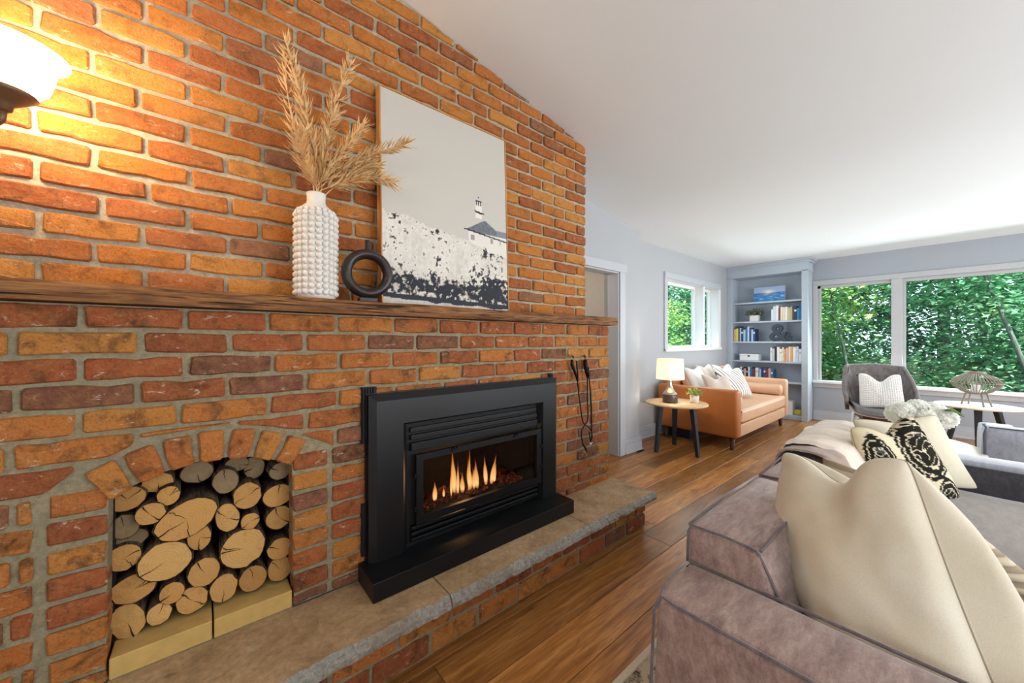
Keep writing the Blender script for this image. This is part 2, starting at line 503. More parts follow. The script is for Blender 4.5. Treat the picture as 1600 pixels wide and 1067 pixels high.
def set_cols(me, fn):
    ca = me.color_attributes.new('Col', 'FLOAT_COLOR', 'POINT')
    arr = np.empty((len(me.vertices), 4), dtype=np.float32); 
    for i, v in enumerate(me.vertices):
        arr[i, :3] = fn(i, v.co); arr[i, 3] = 1
    ca.data.foreach_set('color', arr.ravel())
# ================================================================== SETTING
UP_Y = 1.815      # face of the upper brick wall
LO_Y = 1.600      # face of the lower brick wall
END_X = 2.27      # right-hand end of the chimney breast
def ceil_z(x):
    s = 0.18
    d = 3.55 - x
    r = 0.35
    if d <= -r: return 2.515
    if d >= r: return 2.515 + s * d
    return 2.515 + s * (d + r) ** 2 / (4 * r)

# floor
struct(box('floor', -3.2, 7.6, -3.9, 2.7, -0.12, -0.012, plain('subfloor', '#2A1A10', 0.9)), 'dark gaps between the oak floor planks')
floor = bpy.data.objects['floor']
def build_planks():
    rnd = random.Random(3)
    w = 0.19
    cache = {}
    row = 0
    y = 2.61
    while y > -2.4:
        x = -0.4 - rnd.random() * 1.4 if y - w < 1.33 else (3.86 if y > 2.3 else 2.28 - rnd.random())
        while x < 7.42:
            L = rnd.choice([1.2, 1.5, 1.8, 2.1])
            xe = min(x + L, 7.42)
            if xe - x > 0.1:
                key = round(xe - x, 3)
                if key not in cache:
                    bm = bmesh.new(); add_box(bm, -(xe - x) / 2 + .0012, (xe - x) / 2 - .0012, -w / 2 + .0012, w / 2 - .0012, -0.012, 0.0, 0.0015, 1)
                    bmesh.ops.recalc_face_normals(bm, faces=bm.faces)
                    me = bpy.data.meshes.new('floor_plank'); bm.to_mesh(me); bm.free(); me.materials.append(M_FLOOR); cache[key] = me
                o = link('floor_plank', cache[key], None, floor, ((x + xe) / 2, y - w / 2, 0.0))
            x = xe
        y -= w
build_planks()

# ceiling: flat over the far half, rising to the left
def build_ceiling():
    bm = bmesh.new()
    xs = [-3.2, 0, 1.5, 2.3, 3.0, 3.2] + [3.2 + 0.07 * i for i in range(1, 11)] + [5.0, 7.6]
    pro = [(x, ceil_z(x)) for x in xs] + [(x, ceil_z(x) + 0.12) for x in reversed(xs)]
    add_prism_y(bm, pro, -3.9, 2.7)
    return struct(bm_obj('ceiling', bm, M_CEIL, smooth=False), 'white painted ceiling, flat at the far end and rising to the left')
build_ceiling()

# door wall (parallel to the brick wall, behind it)
def build_door_wall():
    bm = bmesh.new()
    xs = [2.262, 3.43, 3.85]
    top = lambda x: ceil_z(x) + 0.02
    add_prism_y(bm, [(3.43, 0), (3.85, 0), (3.85, top(3.85)), (3.7, top(3.7)), (3.43, top(3.43))], 2.30, 2.42)
    add_prism_y(bm, [(2.262, 1.98), (3.43, 1.98), (3.43, top(3.43)), (2.8, top(2.8)), (2.262, top(2.262))], 2.30, 2.42)
    add_prism_y(bm, [(2.262, 0), (2.50, 0), (2.50, 1.98), (2.262, 1.98)], 2.30, 2.42)
    add_box(bm, 3.85 - .12, 3.85, 2.42, 2.70, 0, 2.53)
    return struct(bm_obj('wall_back', bm, M_WALL), 'pale grey wall with the doorway beside the chimney breast')
build_door_wall()
d = thing('door_1', (2.95, 2.30, 0), 'cased doorway opening beside the brick wall', None, kind='structure')
def dbox(name, a, b, c, e, f, g, m=M_TRIM, bv=0.004):
    return box(name, a - 2.95, b - 2.95, c - 2.30, e - 2.30, f, g, m, d, bv, 1)
dbox('casing', 3.43, 3.53, 2.275, 2.30, 0, 2.06)
dbox('casing', 2.42, 2.52, 2.275, 2.30, 0, 2.06)
dbox('casing', 2.42, 3.555, 2.270, 2.30, 1.98, 2.072)
dbox('jamb', 3.415, 3.43, 2.29, 2.43, 0, 1.98)
dbox('jamb', 2.50, 2.52, 2.29, 2.43, 0, 1.98)
dbox('jamb', 2.50, 3.43, 2.29, 2.43, 1.965, 1.98)
# hallway behind the doorway
bm = bmesh.new()
add_box(bm, 2.2, 3.84, 3.75, 3.85, 0, 2.5); add_box(bm, 2.1, 2.2, 2.42, 3.85, 0, 2.5); add_box(bm, 3.73, 3.84, 2.70, 3.85, 0, 2.5)
add_box(bm, 2.1, 3.84, 2.72, 3.85, 2.42, 2.5); add_box(bm, 2.1, 3.72, 2.43, 2.72, 2.42, 2.5)
struct(bm_obj('wall_hallway', bm, plain('hall_paint', '#CFCBC6', 0.8)), 'hallway walls seen through the doorway')
struct(box('floor_hallway', 2.28, 3.72, 2.24, 3.75, -0.1, -0.0005, M_FLOOR), 'oak floor of the hallway')
light('hallway_light', 'POINT', (2.7, 3.2, 2.0), (0, 0, 0), 9, (1.0, 0.85, 0.68), radius=0.1)  # unseen point light brightening the hallway, no fixture built

# small-window wall
def wall_with_hole_y(name, x0, x1, y0, y1, z1, hx0, hx1, hz0, hz1, label):
    bm = bmesh.new()
    add_box(bm, x0, hx0, y0, y1, 0, z1); add_box(bm, hx1, x1, y0, y1, 0, z1)
    add_box(bm, hx0, hx1, y0, y1, 0, hz0); add_box(bm, hx0, hx1, y0, y1, hz1, z1)
    return struct(bm_obj(name, bm, M_WALL), label)
wall_with_hole_y('wall_left', 3.85, 7.57, 2.53, 2.70, 2.53, 4.92, 6.66, 1.13, 2.11, 'pale grey wall with the small double window behind the leather sofa')
wn1 = thing('window_1', (5.79, 2.53, 1.1), 'small white double window above the leather sofa', None, kind='structure')
def wbox(name, a, b, c, e, f, g, m=M_WHITE, bv=0.003):
    return box(name, a - 5.79, b - 5.79, c - 2.53, e - 2.53, f - 1.1, g - 1.1, m, wn1, bv, 1)
wbox('casing', 4.845, 6.745, 2.505, 2.53, 2.105, 2.192, M_TRIM)
wbox('casing', 4.845, 4.925, 2.510, 2.53, 1.10, 2.11, M_TRIM)
wbox('casing', 6.655, 6.745, 2.510, 2.53, 1.10, 2.11, M_WHITE)
wbox('sill', 4.845, 6.745, 2.49, 2.64, 1.09, 1.135, M_WHITE)
wbox('sash_frame', 4.925, 4.975, 2.64, 2.69, 1.13, 2.11); wbox('sash_frame', 6.03, 6.07, 2.64, 2.69, 1.13, 2.11)
wbox('sash_frame', 4.975, 6.03, 2.64, 2.69, 2.055, 2.11); wbox('sash_frame', 4.975, 6.03, 2.64, 2.69, 1.13, 1.17)
wbox('mullion', 6.07, 6.13, 2.515, 2.695, 1.13, 2.11)
wbox('sash_frame', 6.13, 6.17, 2.64, 2.69, 1.13, 2.11); wbox('sash_frame', 6.615, 6.655, 2.64, 2.69, 1.13, 2.11)
wbox('sash_frame', 6.17, 6.615, 2.64, 2.69, 2.055, 2.11); wbox('sash_frame', 6.17, 6.615, 2.64, 2.69, 1.13, 1.17)
wbox('jamb', 4.921, 4.931, 2.53, 2.64, 1.13, 2.11); wbox('jamb', 6.648, 6.659, 2.53, 2.64, 1.13, 2.11)
wbox('jamb', 4.931, 6.648, 2.53, 2.64, 2.10, 2.11)
wbox('glass', 4.97, 6.035, 2.66, 2.665, 1.16, 2.06, M_GLASS, 0); wbox('glass', 6.165, 6.62, 2.66, 2.665, 1.16, 2.06, M_GLASS, 0)

# far wall with the large window
bm = bmesh.new()
add_box(bm, 7.42, 7.57, 1.36, 2.70, 0, 2.53); add_box(bm, 7.42, 7.57, -3.9, -2.6, 0, 2.53)
add_box(bm, 7.42, 7.57, -2.6, 1.36, 0, 0.60); add_box(bm, 7.42, 7.57, -2.6, 1.36, 2.10, 2.53)
struct(bm_obj('wall_front', bm, plain('far_wall_paint', '#A9B0B9', 0.7, 0, 0.02, 6, 0.0, 0.3)), 'grey wall around the wide picture window')
wn2 = thing('window_2', (7.42, -0.6, 0.6), 'wide picture window of two panes facing the trees', None, kind='structure')
def w2(name, a, b, c, e, f, g, m=M_WINFRAME, bv=0.003):
    return box(name, a - 7.42, b - 7.42, c + 0.6, e + 0.6, f - 0.6, g - 0.6, m, wn2, bv, 1)
w2('casing', 7.395, 7.42, -2.7, 1.40, 2.105, 2.18, plain('far_casing', '#B9BCC1', 0.45))
w2('casing', 7.400, 7.42, -2.7, 1.40, 0.515, 0.595, plain('far_casing', '#B9BCC1', 0.45))
w2('casing', 7.395, 7.42, 1.345, 1.40, 0.595, 2.105)
w2('sill', 7.355, 7.50, -2.7, 1.40, 0.585, 0.622, M_WHITE)
w2('window_frame', 7.44, 7.50, 1.31, 1.36, 0.60, 2.105); w2('window_frame', 7.44, 7.50, -2.6, 1.36, 2.06, 2.105)
w2('mullion', 7.40, 7.50, 0.425, 0.535, 0.60, 2.105); w2('window_frame', 7.44, 7.50, 0.395, 0.425, 0.62, 2.06)
w2('window_frame', 7.44, 7.50, -2.6, -2.55, 0.60, 2.06)
w2('glass', 7.465, 7.47, 0.53, 1.315, 0.61, 2.07, M_GLASS, 0); w2('glass', 7.465, 7.47, -2.56, 0.40, 0.61, 2.07, M_GLASS, 0)

# unseen walls close the room
bm = bmesh.new()
add_box(bm, -3.2, 7.6, -3.9, -3.75, 0, 3.8)
struct(bm_obj('wall_right', bm, M_WALL), 'pale grey wall on the right')
bm = bmesh.new(); add_box(bm, -3.2, -3.05, -3.9, 2.7, 0, 3.8); struct(bm_obj('wall_rear', bm, M_WALL), 'pale grey wall behind the camera')

# baseboards
def baseboard_x(name, x0, x1, y, label):      # runs along x, faces -y
    bm = bmesh.new()
    add_box(bm, x0, x1, y - 0.022, y, 0, 0.105, 0.003, 1); add_box(bm, x0, x1, y - 0.015, y, 0.105, 0.128, 0.004, 1); add_box(bm, x0, x1, y - 0.010, y, 0.128, 0.15, 0.004, 1)
    add_box(bm, x0, x1, y - 0.032, y, 0, 0.02, 0.003, 1)
    return struct(bm_obj(name, bm, M_TRIM), label)
baseboard_x('baseboard_back', 3.535, 3.87, 2.30, 'grey moulded baseboard on the pier beside the doorway')
baseboard_x('baseboard_left', 3.85, 7.08, 2.53, 'grey moulded baseboard behind the side table')
bm = bmesh.new()
for (a, b_, c) in ((0.022, 0, 0.105), (0.015, 0.105, 0.128), (0.010, 0.128, 0.15), (0.032, 0, 0.02)):
    add_box(bm, 7.42 - a, 7.42, -3.75, 1.40, b_, c, 0.003, 1)
struct(bm_obj('baseboard_front', bm, M_TRIM), 'grey moulded baseboard under the picture window')

# ------------------------------------------------------------------ brickwork
def clip(poly, nx, nz, d):
    """keep the side where nx*x + nz*z >= d"""
    out = []
    for i, p in enumerate(poly):
        q = poly[(i + 1) % len(poly)]
        a = nx * p[0] + nz * p[1] - d; b = nx * q[0] + nz * q[1] - d
        if a >= 0: out.append(p)
        if (a >= 0) != (b >= 0):
            t = a / (a - b); out.append((p[0] + t * (q[0] - p[0]), p[1] + t * (q[1] - p[1])))
    return out

def area(poly):
    return abs(sum(p[0] * q[1] - q[0] * p[1] for p, q in zip(poly, poly[1:] + poly[:1]))) / 2

def brick_mesh(poly, depth, seed, jit=0.0016, mat=None):
    rnd = random.Random(seed)
    n = len(poly)
    if sum(p[0] * q[1] - q[0] * p[1] for p, q in zip(poly, poly[1:] + poly[:1])) < 0: poly = poly[::-1]
    cx = sum(p[0] for p in poly) / n; cz = sum(p[1] for p in poly) / n
    pts = []
    for i in range(n):
        p, q = poly[i], poly[(i + 1) % n]
        L = math.hypot(q[0] - p[0], q[1] - p[1])
        if L < 0.004: continue
        r = min(0.007, L * 0.25)
        k = max(1, int(L / 0.05))
        for j in range(k + 1):
            t = r / L + (1 - 2 * r / L) * j / k
            nx, nz = (q[1] - p[1]) / L, -(q[0] - p[0]) / L
            o = rnd.gauss(0, jit) if 0 < j < k else rnd.gauss(-0.001, jit)
            if rnd.random() < 0.07: o -= 0.004
            pts.append((p[0] + (q[0] - p[0]) * t + nx * o, p[1] + (q[1] - p[1]) * t + nz * o))
    bm = bmesh.new()
    ch = 0.0045
    def ins(p, a):
        dx, dz = p[0] - cx, p[1] - cz; l = math.hypot(dx, dz) or 1
        return (p[0] - math.copysign(min(a, abs(dx) * .5), dx), p[1] - math.copysign(min(a, abs(dz) * .5), dz))
    f = [bm.verts.new((*(lambda q: (q[0], rnd.gauss(0.0005, 0.0009), q[1]))(ins(p, ch)),)) for p in pts]
    g = [bm.verts.new((p[0], 0.005 + rnd.random() * 0.002, p[1])) for p in pts]
    b = [bm.verts.new((p[0], depth, p[1])) for p in pts]
    c = bm.verts.new((cx, rnd.gauss(-0.0005, 0.0012), cz))
    m = len(pts)
    for i in range(m):
        j = (i + 1) % m
        bm.faces.new((c, f[i], f[j])); bm.faces.new((f[i], g[i], g[j], f[j])); bm.faces.new((g[i], b[i], b[j], g[j]))
    bmesh.ops.recalc_face_normals(bm, faces=bm.faces)
    me = bpy.data.meshes.new('brick'); bm.to_mesh(me); bm.free(); me.materials.append(mat or M_BRICK)
    return me

POOL = {}
def pooled(L, h, depth, rnd, mat=None):
    L = round(L / 0.004) * 0.004; h = round(h / 0.002) * 0.002
    kmax = 12 if L > 0.19 else 6
    key = (round(L, 3), round(h, 3), rnd.randrange(kmax), 'u' if mat else 'l')
    if key not in POOL:
        POOL[key] = brick_mesh([(-L / 2, -h / 2), (L / 2, -h / 2), (L / 2, h / 2), (-L / 2, h / 2)], depth, (int(key[0] * 1000) * 131 + int(key[1] * 1000) * 17 + key[2]) & 0xffff, mat=mat)
    return POOL[key]

brick_rnd = random.Random(11)
def lay(parent, x0, x1, z0, z1, y, clips=(), depth=0.085, mat=None):
    """one brick filling [x0,x1]x[z0,z1] at face plane y, cut by half-planes"""
    r = brick_rnd
    cx, cz = (x0 + x1) / 2, (z0 + z1) / 2
    poly = [(x0, z0), (x1, z0), (x1, z1), (x0, z1)]
    cut = False
    for c in clips:
        new = clip(poly, *c)
        if len(new) < 3 or area(new) < 0.0006: return
        if abs(area(new) - area(poly)) > 1e-6: cut = True
        poly = new
    dy = r.uniform(-0.005, 0.003)
    if not cut:
        o = link('brick', pooled(x1 - x0, z1 - z0, depth, r, mat), None, parent, (cx, y + dy, cz + r.uniform(-.0012, .0012)))
        o.rotation_euler = (r.gauss(0, .008), r.gauss(0, .006), r.gauss(0, .008))
    else:
        cx = sum(p[0] for p in poly) / len(poly); cz = sum(p[1] for p in poly) / len(poly)
        link('brick', brick_mesh([(p[0] - cx, p[1] - cz) for p in poly], depth, r.randrange(9999), mat=mat), None, parent, (cx, y + dy, cz))

PITCH = 0.231; JO = 0.0125
# upper wall
def build_upper():
    bm = bmesh.new()
    top = lambda x: ceil_z(x) - 0.002
    add_prism_y(bm, [(-1.5, 1.354), (2.262, 1.354), (2.262, top(2.262)), (-1.5, top(-1.5))], UP_Y + 0.012, 2.30)
    wu = struct(bm_obj('wall_left_upper', bm, M_MORTARUP), 'old brick wall above the mantel')
    zc0 = 1.462; cs = 0.0785
    r = random.Random(5)
    for k in range(0, 24):
        zc = zc0 + cs * k
        off = PITCH / 2 if k % 2 == 0 else 0.0
        edges = [END_X] + ([END_X - off] if off else [])
        x = END_X - off
        while x > -0.85:
            x -= PITCH; edges.append(x)
        ej = [edges[0]] + [e + r.gauss(0, .006) for e in edges[1:]]
        for a, b in zip(ej, ej[1:]):
            x0, x1 = b + JO / 2, a - JO / 2
            if a == END_X: x1 = END_X + r.uniform(-.004, .004)
            if x1 < -0.62: continue
            zb = zc - cs / 2 + JO * .55; zt = zc + cs / 2 - JO * .55
            # bricks never seen: above what the frame holds at the left, and behind the ceiling
            if zb > 2.50 + 0.6 * (x1 + 0.46): continue
            if zb > ceil_z(x0) - 0.004: continue
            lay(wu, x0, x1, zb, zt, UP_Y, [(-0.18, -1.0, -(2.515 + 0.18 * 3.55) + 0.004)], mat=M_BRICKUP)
    # the return of the chimney breast, facing the doorway
    for k in range(0, 16):
        zc = zc0 + cs * k
        for (ya, yb) in (((1.915, 2.125), (2.138, 2.29)) if k % 2 else ((1.915, 2.01), (2.023, 2.238))):
            o = link('brick', pooled(yb - ya, cs - JO * 1.1, 0.085, r, M_BRICKUP), None, wu, (END_X, (ya + yb) / 2, zc)); o.rotation_euler = (0, 0, PI / 2)
    return wu
wu = build_upper()
print('UPPER', len([c for c in wu.children if c.name.startswith('brick')]))

# lower wall
ARC_X, SPRING, HALF, RISE = 0.0248, 0.770, 0.2373, 0.072
ARC_R = (HALF ** 2 + RISE ** 2) / (2 * RISE); ARC_Z = SPRING + RISE - ARC_R
def build_lower():
    A0 = math.asin(HALF / ARC_R)
    arc = [(ARC_X - ARC_R * sin(A0 * (1 - 2 * i / 12)), ARC_Z + ARC_R * cos(A0 * (1 - 2 * i / 12))) for i in range(13)]
    e = 0.006
    G0 = 0.2402
    poly = [(-1.5, G0), (ARC_X - HALF - e, G0)] + [(p[0], p[1] + e) for p in arc] + [(ARC_X + HALF + e, G0), (0.70, G0), (0.70, 0.93), (1.53, 0.93), (1.53, G0), (2.262, G0), (2.262, 1.354), (-1.5, 1.354)]
    bm = bmesh.new(); add_prism_y(bm, poly, LO_Y + 0.009, 2.30)
    wl_ = struct(bm_obj('wall_left_lower', bm, M_MORTAR), 'old brick fireplace wall below the mantel')
    r = random.Random(9)
    cs = 0.0764
    ZB = 0.243
    def outside(xa, xb, za, zb):
        """half-plane just outside the arch ring nearest to this brick, or None when brick is clear"""
        cx, cz = (xa + xb) / 2, (za + zb) / 2
        return None
    Rout = ARC_R + 0.105 + 0.012
    for k in range(15):
        zc = 1.317 - cs * k
        zb = zc - cs / 2 + JO * .5; zt = zc + cs / 2 - JO * .5
        off = PITCH / 2 if k % 2 else 0.0
        spans = []     # (left limit, right limit, first joint offset)
        edges = [END_X] + ([END_X - off] if off else [])
        x = END_X - off
        while x > -1.0:
            x -= PITCH; edges.append(x)
        edges = [edges[0]] + [q + r.gauss(0, .007) for q in edges[1:]]
        full = [(b + JO / 2, (a - JO / 2) if a != END_X else END_X + r.uniform(-.004, .004)) for a, b in zip(edges, edges[1:])]
        cl = [(0, 1, ZB)]
        for x0, x1 in full:
            if x1 < -0.82: continue
            if zc > 0.80:
                # over the niche: cut by the arch extrados
                if x0 < 0.40 and x1 > -0.35:
                    # angle of brick's closest point
                    xm = min(max(ARC_X, x0), x1) if x0 <= ARC_X <= x1 else (x0 if abs(x0 - ARC_X) < abs(x1 - ARC_X) else x1)
                    xm = (x0 + x1) / 2 * 0.6 + xm * 0.4
                    th = atan2(xm - ARC_X, zb - ARC_Z)
                    nx, nz = sin(th), cos(th)
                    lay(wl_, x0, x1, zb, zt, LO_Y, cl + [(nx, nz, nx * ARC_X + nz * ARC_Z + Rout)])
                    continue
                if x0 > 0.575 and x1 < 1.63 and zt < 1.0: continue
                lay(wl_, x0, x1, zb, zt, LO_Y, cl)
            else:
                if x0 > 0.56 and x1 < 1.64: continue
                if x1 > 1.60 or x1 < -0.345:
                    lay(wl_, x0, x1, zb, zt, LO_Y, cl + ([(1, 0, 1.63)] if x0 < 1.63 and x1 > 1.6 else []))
                elif x0 < -0.345 < x1:
                    lay(wl_, x0, -0.352, zb, zt, LO_Y, cl)
        if zc < 0.80:
            jz = r.uniform(-.004, .004)
            top = [] 
            # jamb stacks either side of the niche, and the stack beside the insert
            thl = -A0
            lay(wl_, ARC_X - HALF - 0.118, ARC_X - HALF, zb + jz, zt + jz, LO_Y, cl)
            lay(wl_, ARC_X + HALF, ARC_X + HALF + 0.124, zb + jz, zt + jz, LO_Y, cl)
            lay(wl_, ARC_X + HALF + 0.138, 0.562, zb - jz, zt - jz, LO_Y, cl)
    # skewbacks and voussoirs
    n = 7
    for i in range(n):
        a0 = -A0 + 2 * A0 * i / n; a1 = -A0 + 2 * A0 * (i + 1) / n
        m = (a0 + a1) / 2
        wI = (a1 - a0) * ARC_R / 2 - 0.0065; wO = (a1 - a0) * (ARC_R + 0.1) / 2 - 0.011
        pts = []
        for (rr, ww, s) in ((ARC_R, wI, -1), (ARC_R, wI, 1), (ARC_R + 0.103, wO, 1), (ARC_R + 0.103, wO, -1)):
            c_ = Vector((sin(m) * rr + cos(m) * ww * s, cos(m) * rr - sin(m) * ww * s))
            pts.append((ARC_X + c_.x, ARC_Z + c_.y))
        cx = sum(p[0] for p in pts) / 4; cz = sum(p[1] for p in pts) / 4
        link('arch_brick', brick_mesh([(p[0] - cx, p[1] - cz) for p in pts], 0.11, 700 + i), None, wl_, (cx, LO_Y - 0.006, cz))
    for k in range(15):
        zc = 1.317 - cs * k
        for (ya, yb) in (((1.70, 1.91), (1.924, 2.13), (2.144, 2.28)) if k % 2 else ((1.70, 1.80), (1.814, 2.025), (2.038, 2.25))):
            if zc < .28: continue
            o = link('brick', pooled(yb - ya, cs - JO, 0.085, r), None, wl_, (END_X, (ya + yb) / 2, zc)); o.rotation_euler = (0, 0, PI / 2)
    return wl_
wlow = build_lower()
print('LOWER', len([c for c in wlow.children if c.name.startswith('brick')]))
# niche lining
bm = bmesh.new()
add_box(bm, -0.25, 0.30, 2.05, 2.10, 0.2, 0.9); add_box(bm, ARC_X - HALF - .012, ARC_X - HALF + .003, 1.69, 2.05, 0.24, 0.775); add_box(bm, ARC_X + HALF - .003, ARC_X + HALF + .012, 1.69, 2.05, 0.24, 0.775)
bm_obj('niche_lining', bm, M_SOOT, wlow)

# ------------------------------------------------------------------ raised hearth
hearth = thing('hearth', (0.7, 1.44, 0), 'raised stone and brick hearth running along the fireplace wall', 'hearth')
def hl(o): o.parent = hearth; o.location = Vector(o.location) - Vector((0.7, 1.44, 0)); return o
bm = bmesh.new(); add_box(bm, -1.2, 2.262, 1.330, 1.595, -0.01, 0.186)
hl(bm_obj('mortar_core', bm, M_MORTAR))
class HP: pass
r = random.Random(21)
for k in range(2):
    zb, zt = (0.006, 0.088) if k == 0 else (0.100, 0.176)
    x = END_X + 0.008
    first = True
    while x > -1.1:
        L = 0.216 if not (first and k == 1) else 0.103
        x0 = x - L + r.gauss(0, .004)
        o_before = len(bpy.data.objects)
        o = link('brick', pooled(x - x0, zt - zb, 0.085, r), None, None, ((x + x0) / 2, 1.321 + r.uniform(-.004, .003), (zb + zt) / 2))
        hl(o)
        x = x0 - JO; first = False
    # end of the hearth, bricks facing +x
    for (ya, yb) in ((1.325, 1.43), (1.445, 1.60)):
        o = link('brick', pooled(yb - ya, zt - zb, 0.085, r), None, None, (END_X + 0.014, (ya + yb) / 2, (zb + zt) / 2))
        o.rotation_euler = (0, 0, PI / 2)
        hl(o)
def slab(x0, x1, seed, left_end=False, right_end=False):
    bm = bmesh.new()
    nx = max(2, int((x1 - x0) / 0.018)); ny = 5
    rows = []
    rn = lambda x, z, s: noise.noise(Vector((x * 14, z * 20, s)))
    prof = [('top', 1.60, 0.240), ('top', 1.45, 0.2405), ('edge', 1.280, 0.239), ('face', 1.268, 0.229), ('face', 1.258, 0.213), ('face', 1.256, 0.196), ('bot', 1.268, 0.186), ('bot', 1.60, 0.186)]
    grid = []
    for i in range(nx + 1):
        x = x0 + (x1 - x0) * i / nx
        col = []
        for j, (k, y, z) in enumerate(prof):
            yy, zz = y, z
            if k == 'face':
                yy += rn(x, z, seed) * 0.012 + noise.noise(Vector((x * 55, z * 70, 3))) * 0.006; zz += noise.noise(Vector((x * 30, z * 9, 7))) * 0.004
            if k == 'edge':
                yy += rn(x, z, seed) * 0.009 + noise.noise(Vector((x * 50, 1, 3))) * 0.004
            if k == 'top': zz += noise.noise(Vector((x * 3, y * 5, 1))) * 0.001
            xx = x
            if right_end and i == nx and k in ('face', 'edge'): xx += 0.006 * noise.noise(Vector((1, z * 60, 5)))
            col.append(bm.verts.new((xx, yy, zz)))
        grid.append(col)
    m = len(prof)
    for i in range(nx):
        for j in range(m):
            f = bm.faces.new((grid[i][j], grid[i + 1][j], grid[i + 1][(j + 1) % m], grid[i][(j + 1) % m]))
            f.material_index = 1 if 2 <= j <= 4 else 0
    bm.faces.new(grid[0]); fe = bm.faces.new(grid[-1][::-1]); fe.material_index = 1
    return bm_obj('stone_slab', bm, [M_STONE, M_ROUGHSTONE])
for a, b, s in ((-1.2, -0.352, 1), (-0.346, 0.752, 2), (0.757, 1.62, 3), (1.625, 2.311, 4)):
    hl(slab(a, b, s, right_end=(s == 4)))

# firebricks on the niche floor
for x0, x1 in ((ARC_X - HALF + .002, 0.0260), (0.031, ARC_X + HALF - .002)):
    bm = bmesh.new(); add_box(bm, x0, x1, 1.598, 1.86, 0.243, 0.306, 0.003, 1)
    o = bm_obj('firebrick', bm, M_FIREBRICK); o.parent = wlow
    o['label'] = 'pale yellow firebrick on the niche floor'
bm = bmesh.new(); add_box(bm, ARC_X - HALF, ARC_X + HALF, 1.60, 2.05, 0.20, 0.2425); bm_obj('niche_floor', bm, M_MORTAR, wlow)
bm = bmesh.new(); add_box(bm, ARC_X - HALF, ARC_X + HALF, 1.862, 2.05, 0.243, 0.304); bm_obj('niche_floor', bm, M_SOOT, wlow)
# ================================================================== FIREPLACE
# mantel beam
def build_mantel():
    bm = bmesh.new()
    x0, x1 = -0.95, 2.325
    n = 150
    prof = [(1.560, 1.358), (1.556, 1.372), (1.556, 1.386), (1.557, 1.400), (1.562, 1.4125), (1.68, 1.414), (1.812, 1.414), (1.812, 1.356), (1.68, 1.356)]
    grid = []
    for i in range(n + 1):
        x = x0 + (x1 - x0) * i / n
        col = []
        for j, (y, z) in enumerate(prof):
            if j < 5:
                y += noise.noise(Vector((x * 6, z * 30, 2))) * 0.006 + noise.noise(Vector((x * 20, z * 60, 5))) * 0.003
                z += noise.noise(Vector((x * 3, 3.0 + j, 2))) * 0.0025
            if i in (0, n): y = 1.68 + (y - 1.68) * 0.96; z = 1.385 + (z - 1.385) * 0.85
            col.append(bm.verts.new((x, y, z)))
        grid.append(col)
    m = len(prof)
    for i in range(n):
        for j in range(m): bm.faces.new((grid[i][j], grid[i][(j + 1) % m], grid[i + 1][(j + 1) % m], grid[i + 1][j]))
    bm.faces.new(grid[0]); bm.faces.new(grid[-1])
    o = bm_obj('mantel_beam', bm, M_MANTEL)
    return tag(o, 'long weathered brown barn beam mantel set on the brick ledge', 'mantel')
build_mantel()

# insert
FX, FY, FZ = 1.10, 1.60, 0.24
ins = thing('fireplace_insert', (FX, FY, FZ), 'black steel gas fireplace insert with glass door set in the brick wall', 'fireplace')
def L(o): o.parent = ins; o.location = Vector(o.location) - Vector((FX, FY, FZ)); return o
bm = bmesh.new(); add_box(bm, 0.500, 1.667, 1.418, 1.598, 0.2405, 0.316, 0.0025, 2)
L(bm_obj('base_plinth', bm, M_BLACK))
# surround ring with bevelled rims
def ring_piece(o_rect, i_rect, side):
    (ox0, oz0, ox1, oz1), (ix0, iz0, ix1, iz1) = o_rect, i_rect
    return {'top': [(ox0, oz1), (ox1, oz1), (ix1, iz1), (ix0, iz1)], 'left': [(ox0, oz0), (ox0, oz1), (ix0, iz1), (ix0, iz0)],
            'right': [(ox1, oz1), (ox1, oz0), (ix1, iz0), (ix1, iz1)]}[side]
for side in ('left', 'top', 'right'):
    bm = bmesh.new()
    rects = [((0.5315, 0.317, 1.670, 1.019), 1.585), ((0.5315, 0.317, 1.670, 1.019), 1.562), ((0.560, 0.317, 1.643, 0.992), 1.544),
             ((0.676, 0.317, 1.539, 0.886), 1.544), ((0.712, 0.317, 1.518, 0.868), 1.590)]
    for (ra, ya), (rb, yb) in zip(rects, rects[1:]):
        q = ring_piece(ra, rb, side)
        ys = [ya, ya, yb, yb]
        g = 0.0008
        vs = [bm.verts.new((p[0], y, p[1])) for p, y in zip(q, ys)]
        bm.faces.new(vs)
    # back side and ends
    q = ring_piece(rects[0][0], rects[-1][0], side); vs = [bm.verts.new((p[0], 1.590, p[1])) for p in q]; bm.faces.new(vs)
    bmesh.ops.remove_doubles(bm, verts=bm.verts, dist=1e-5)
    L(bm_obj('surround_panel', bm, M_BLACK))
    # thin trim bead at the outer rim
bm = bmesh.new(); add_box(bm, 0.5280, 0.66, 1.583, 1.602, 0.317, 1.0225); add_box(bm, 1.56, 1.6735, 1.583, 1.602, 0.317, 1.0225); add_box(bm, 0.66, 1.56, 1.583, 1.602, 0.90, 1.0225); L(bm_obj('back_flange', bm, M_BLACK))
# ribbed side vents seen behind the frame
for (vx0, vx1, z0, z1) in ((0.512, 0.575, 0.815, 1.050), (1.630, 1.668, 0.98, 1.045), (0.512, 0.53, 0.34, 0.56)):
    bm = bmesh.new(); add_box(bm, vx0, vx1, 1.588, 1.605, z0, z1)
    k = int((vx1 - vx0) / 0.011)
    for i in range(k): add_box(bm, vx0 + 0.003 + i * 0.011, vx0 + 0.008 + i * 0.011, 1.582, 1.59, z0 + .004, z1 - .003)
    L(bm_obj('vent_strip', bm, M_BLACKMATTE))
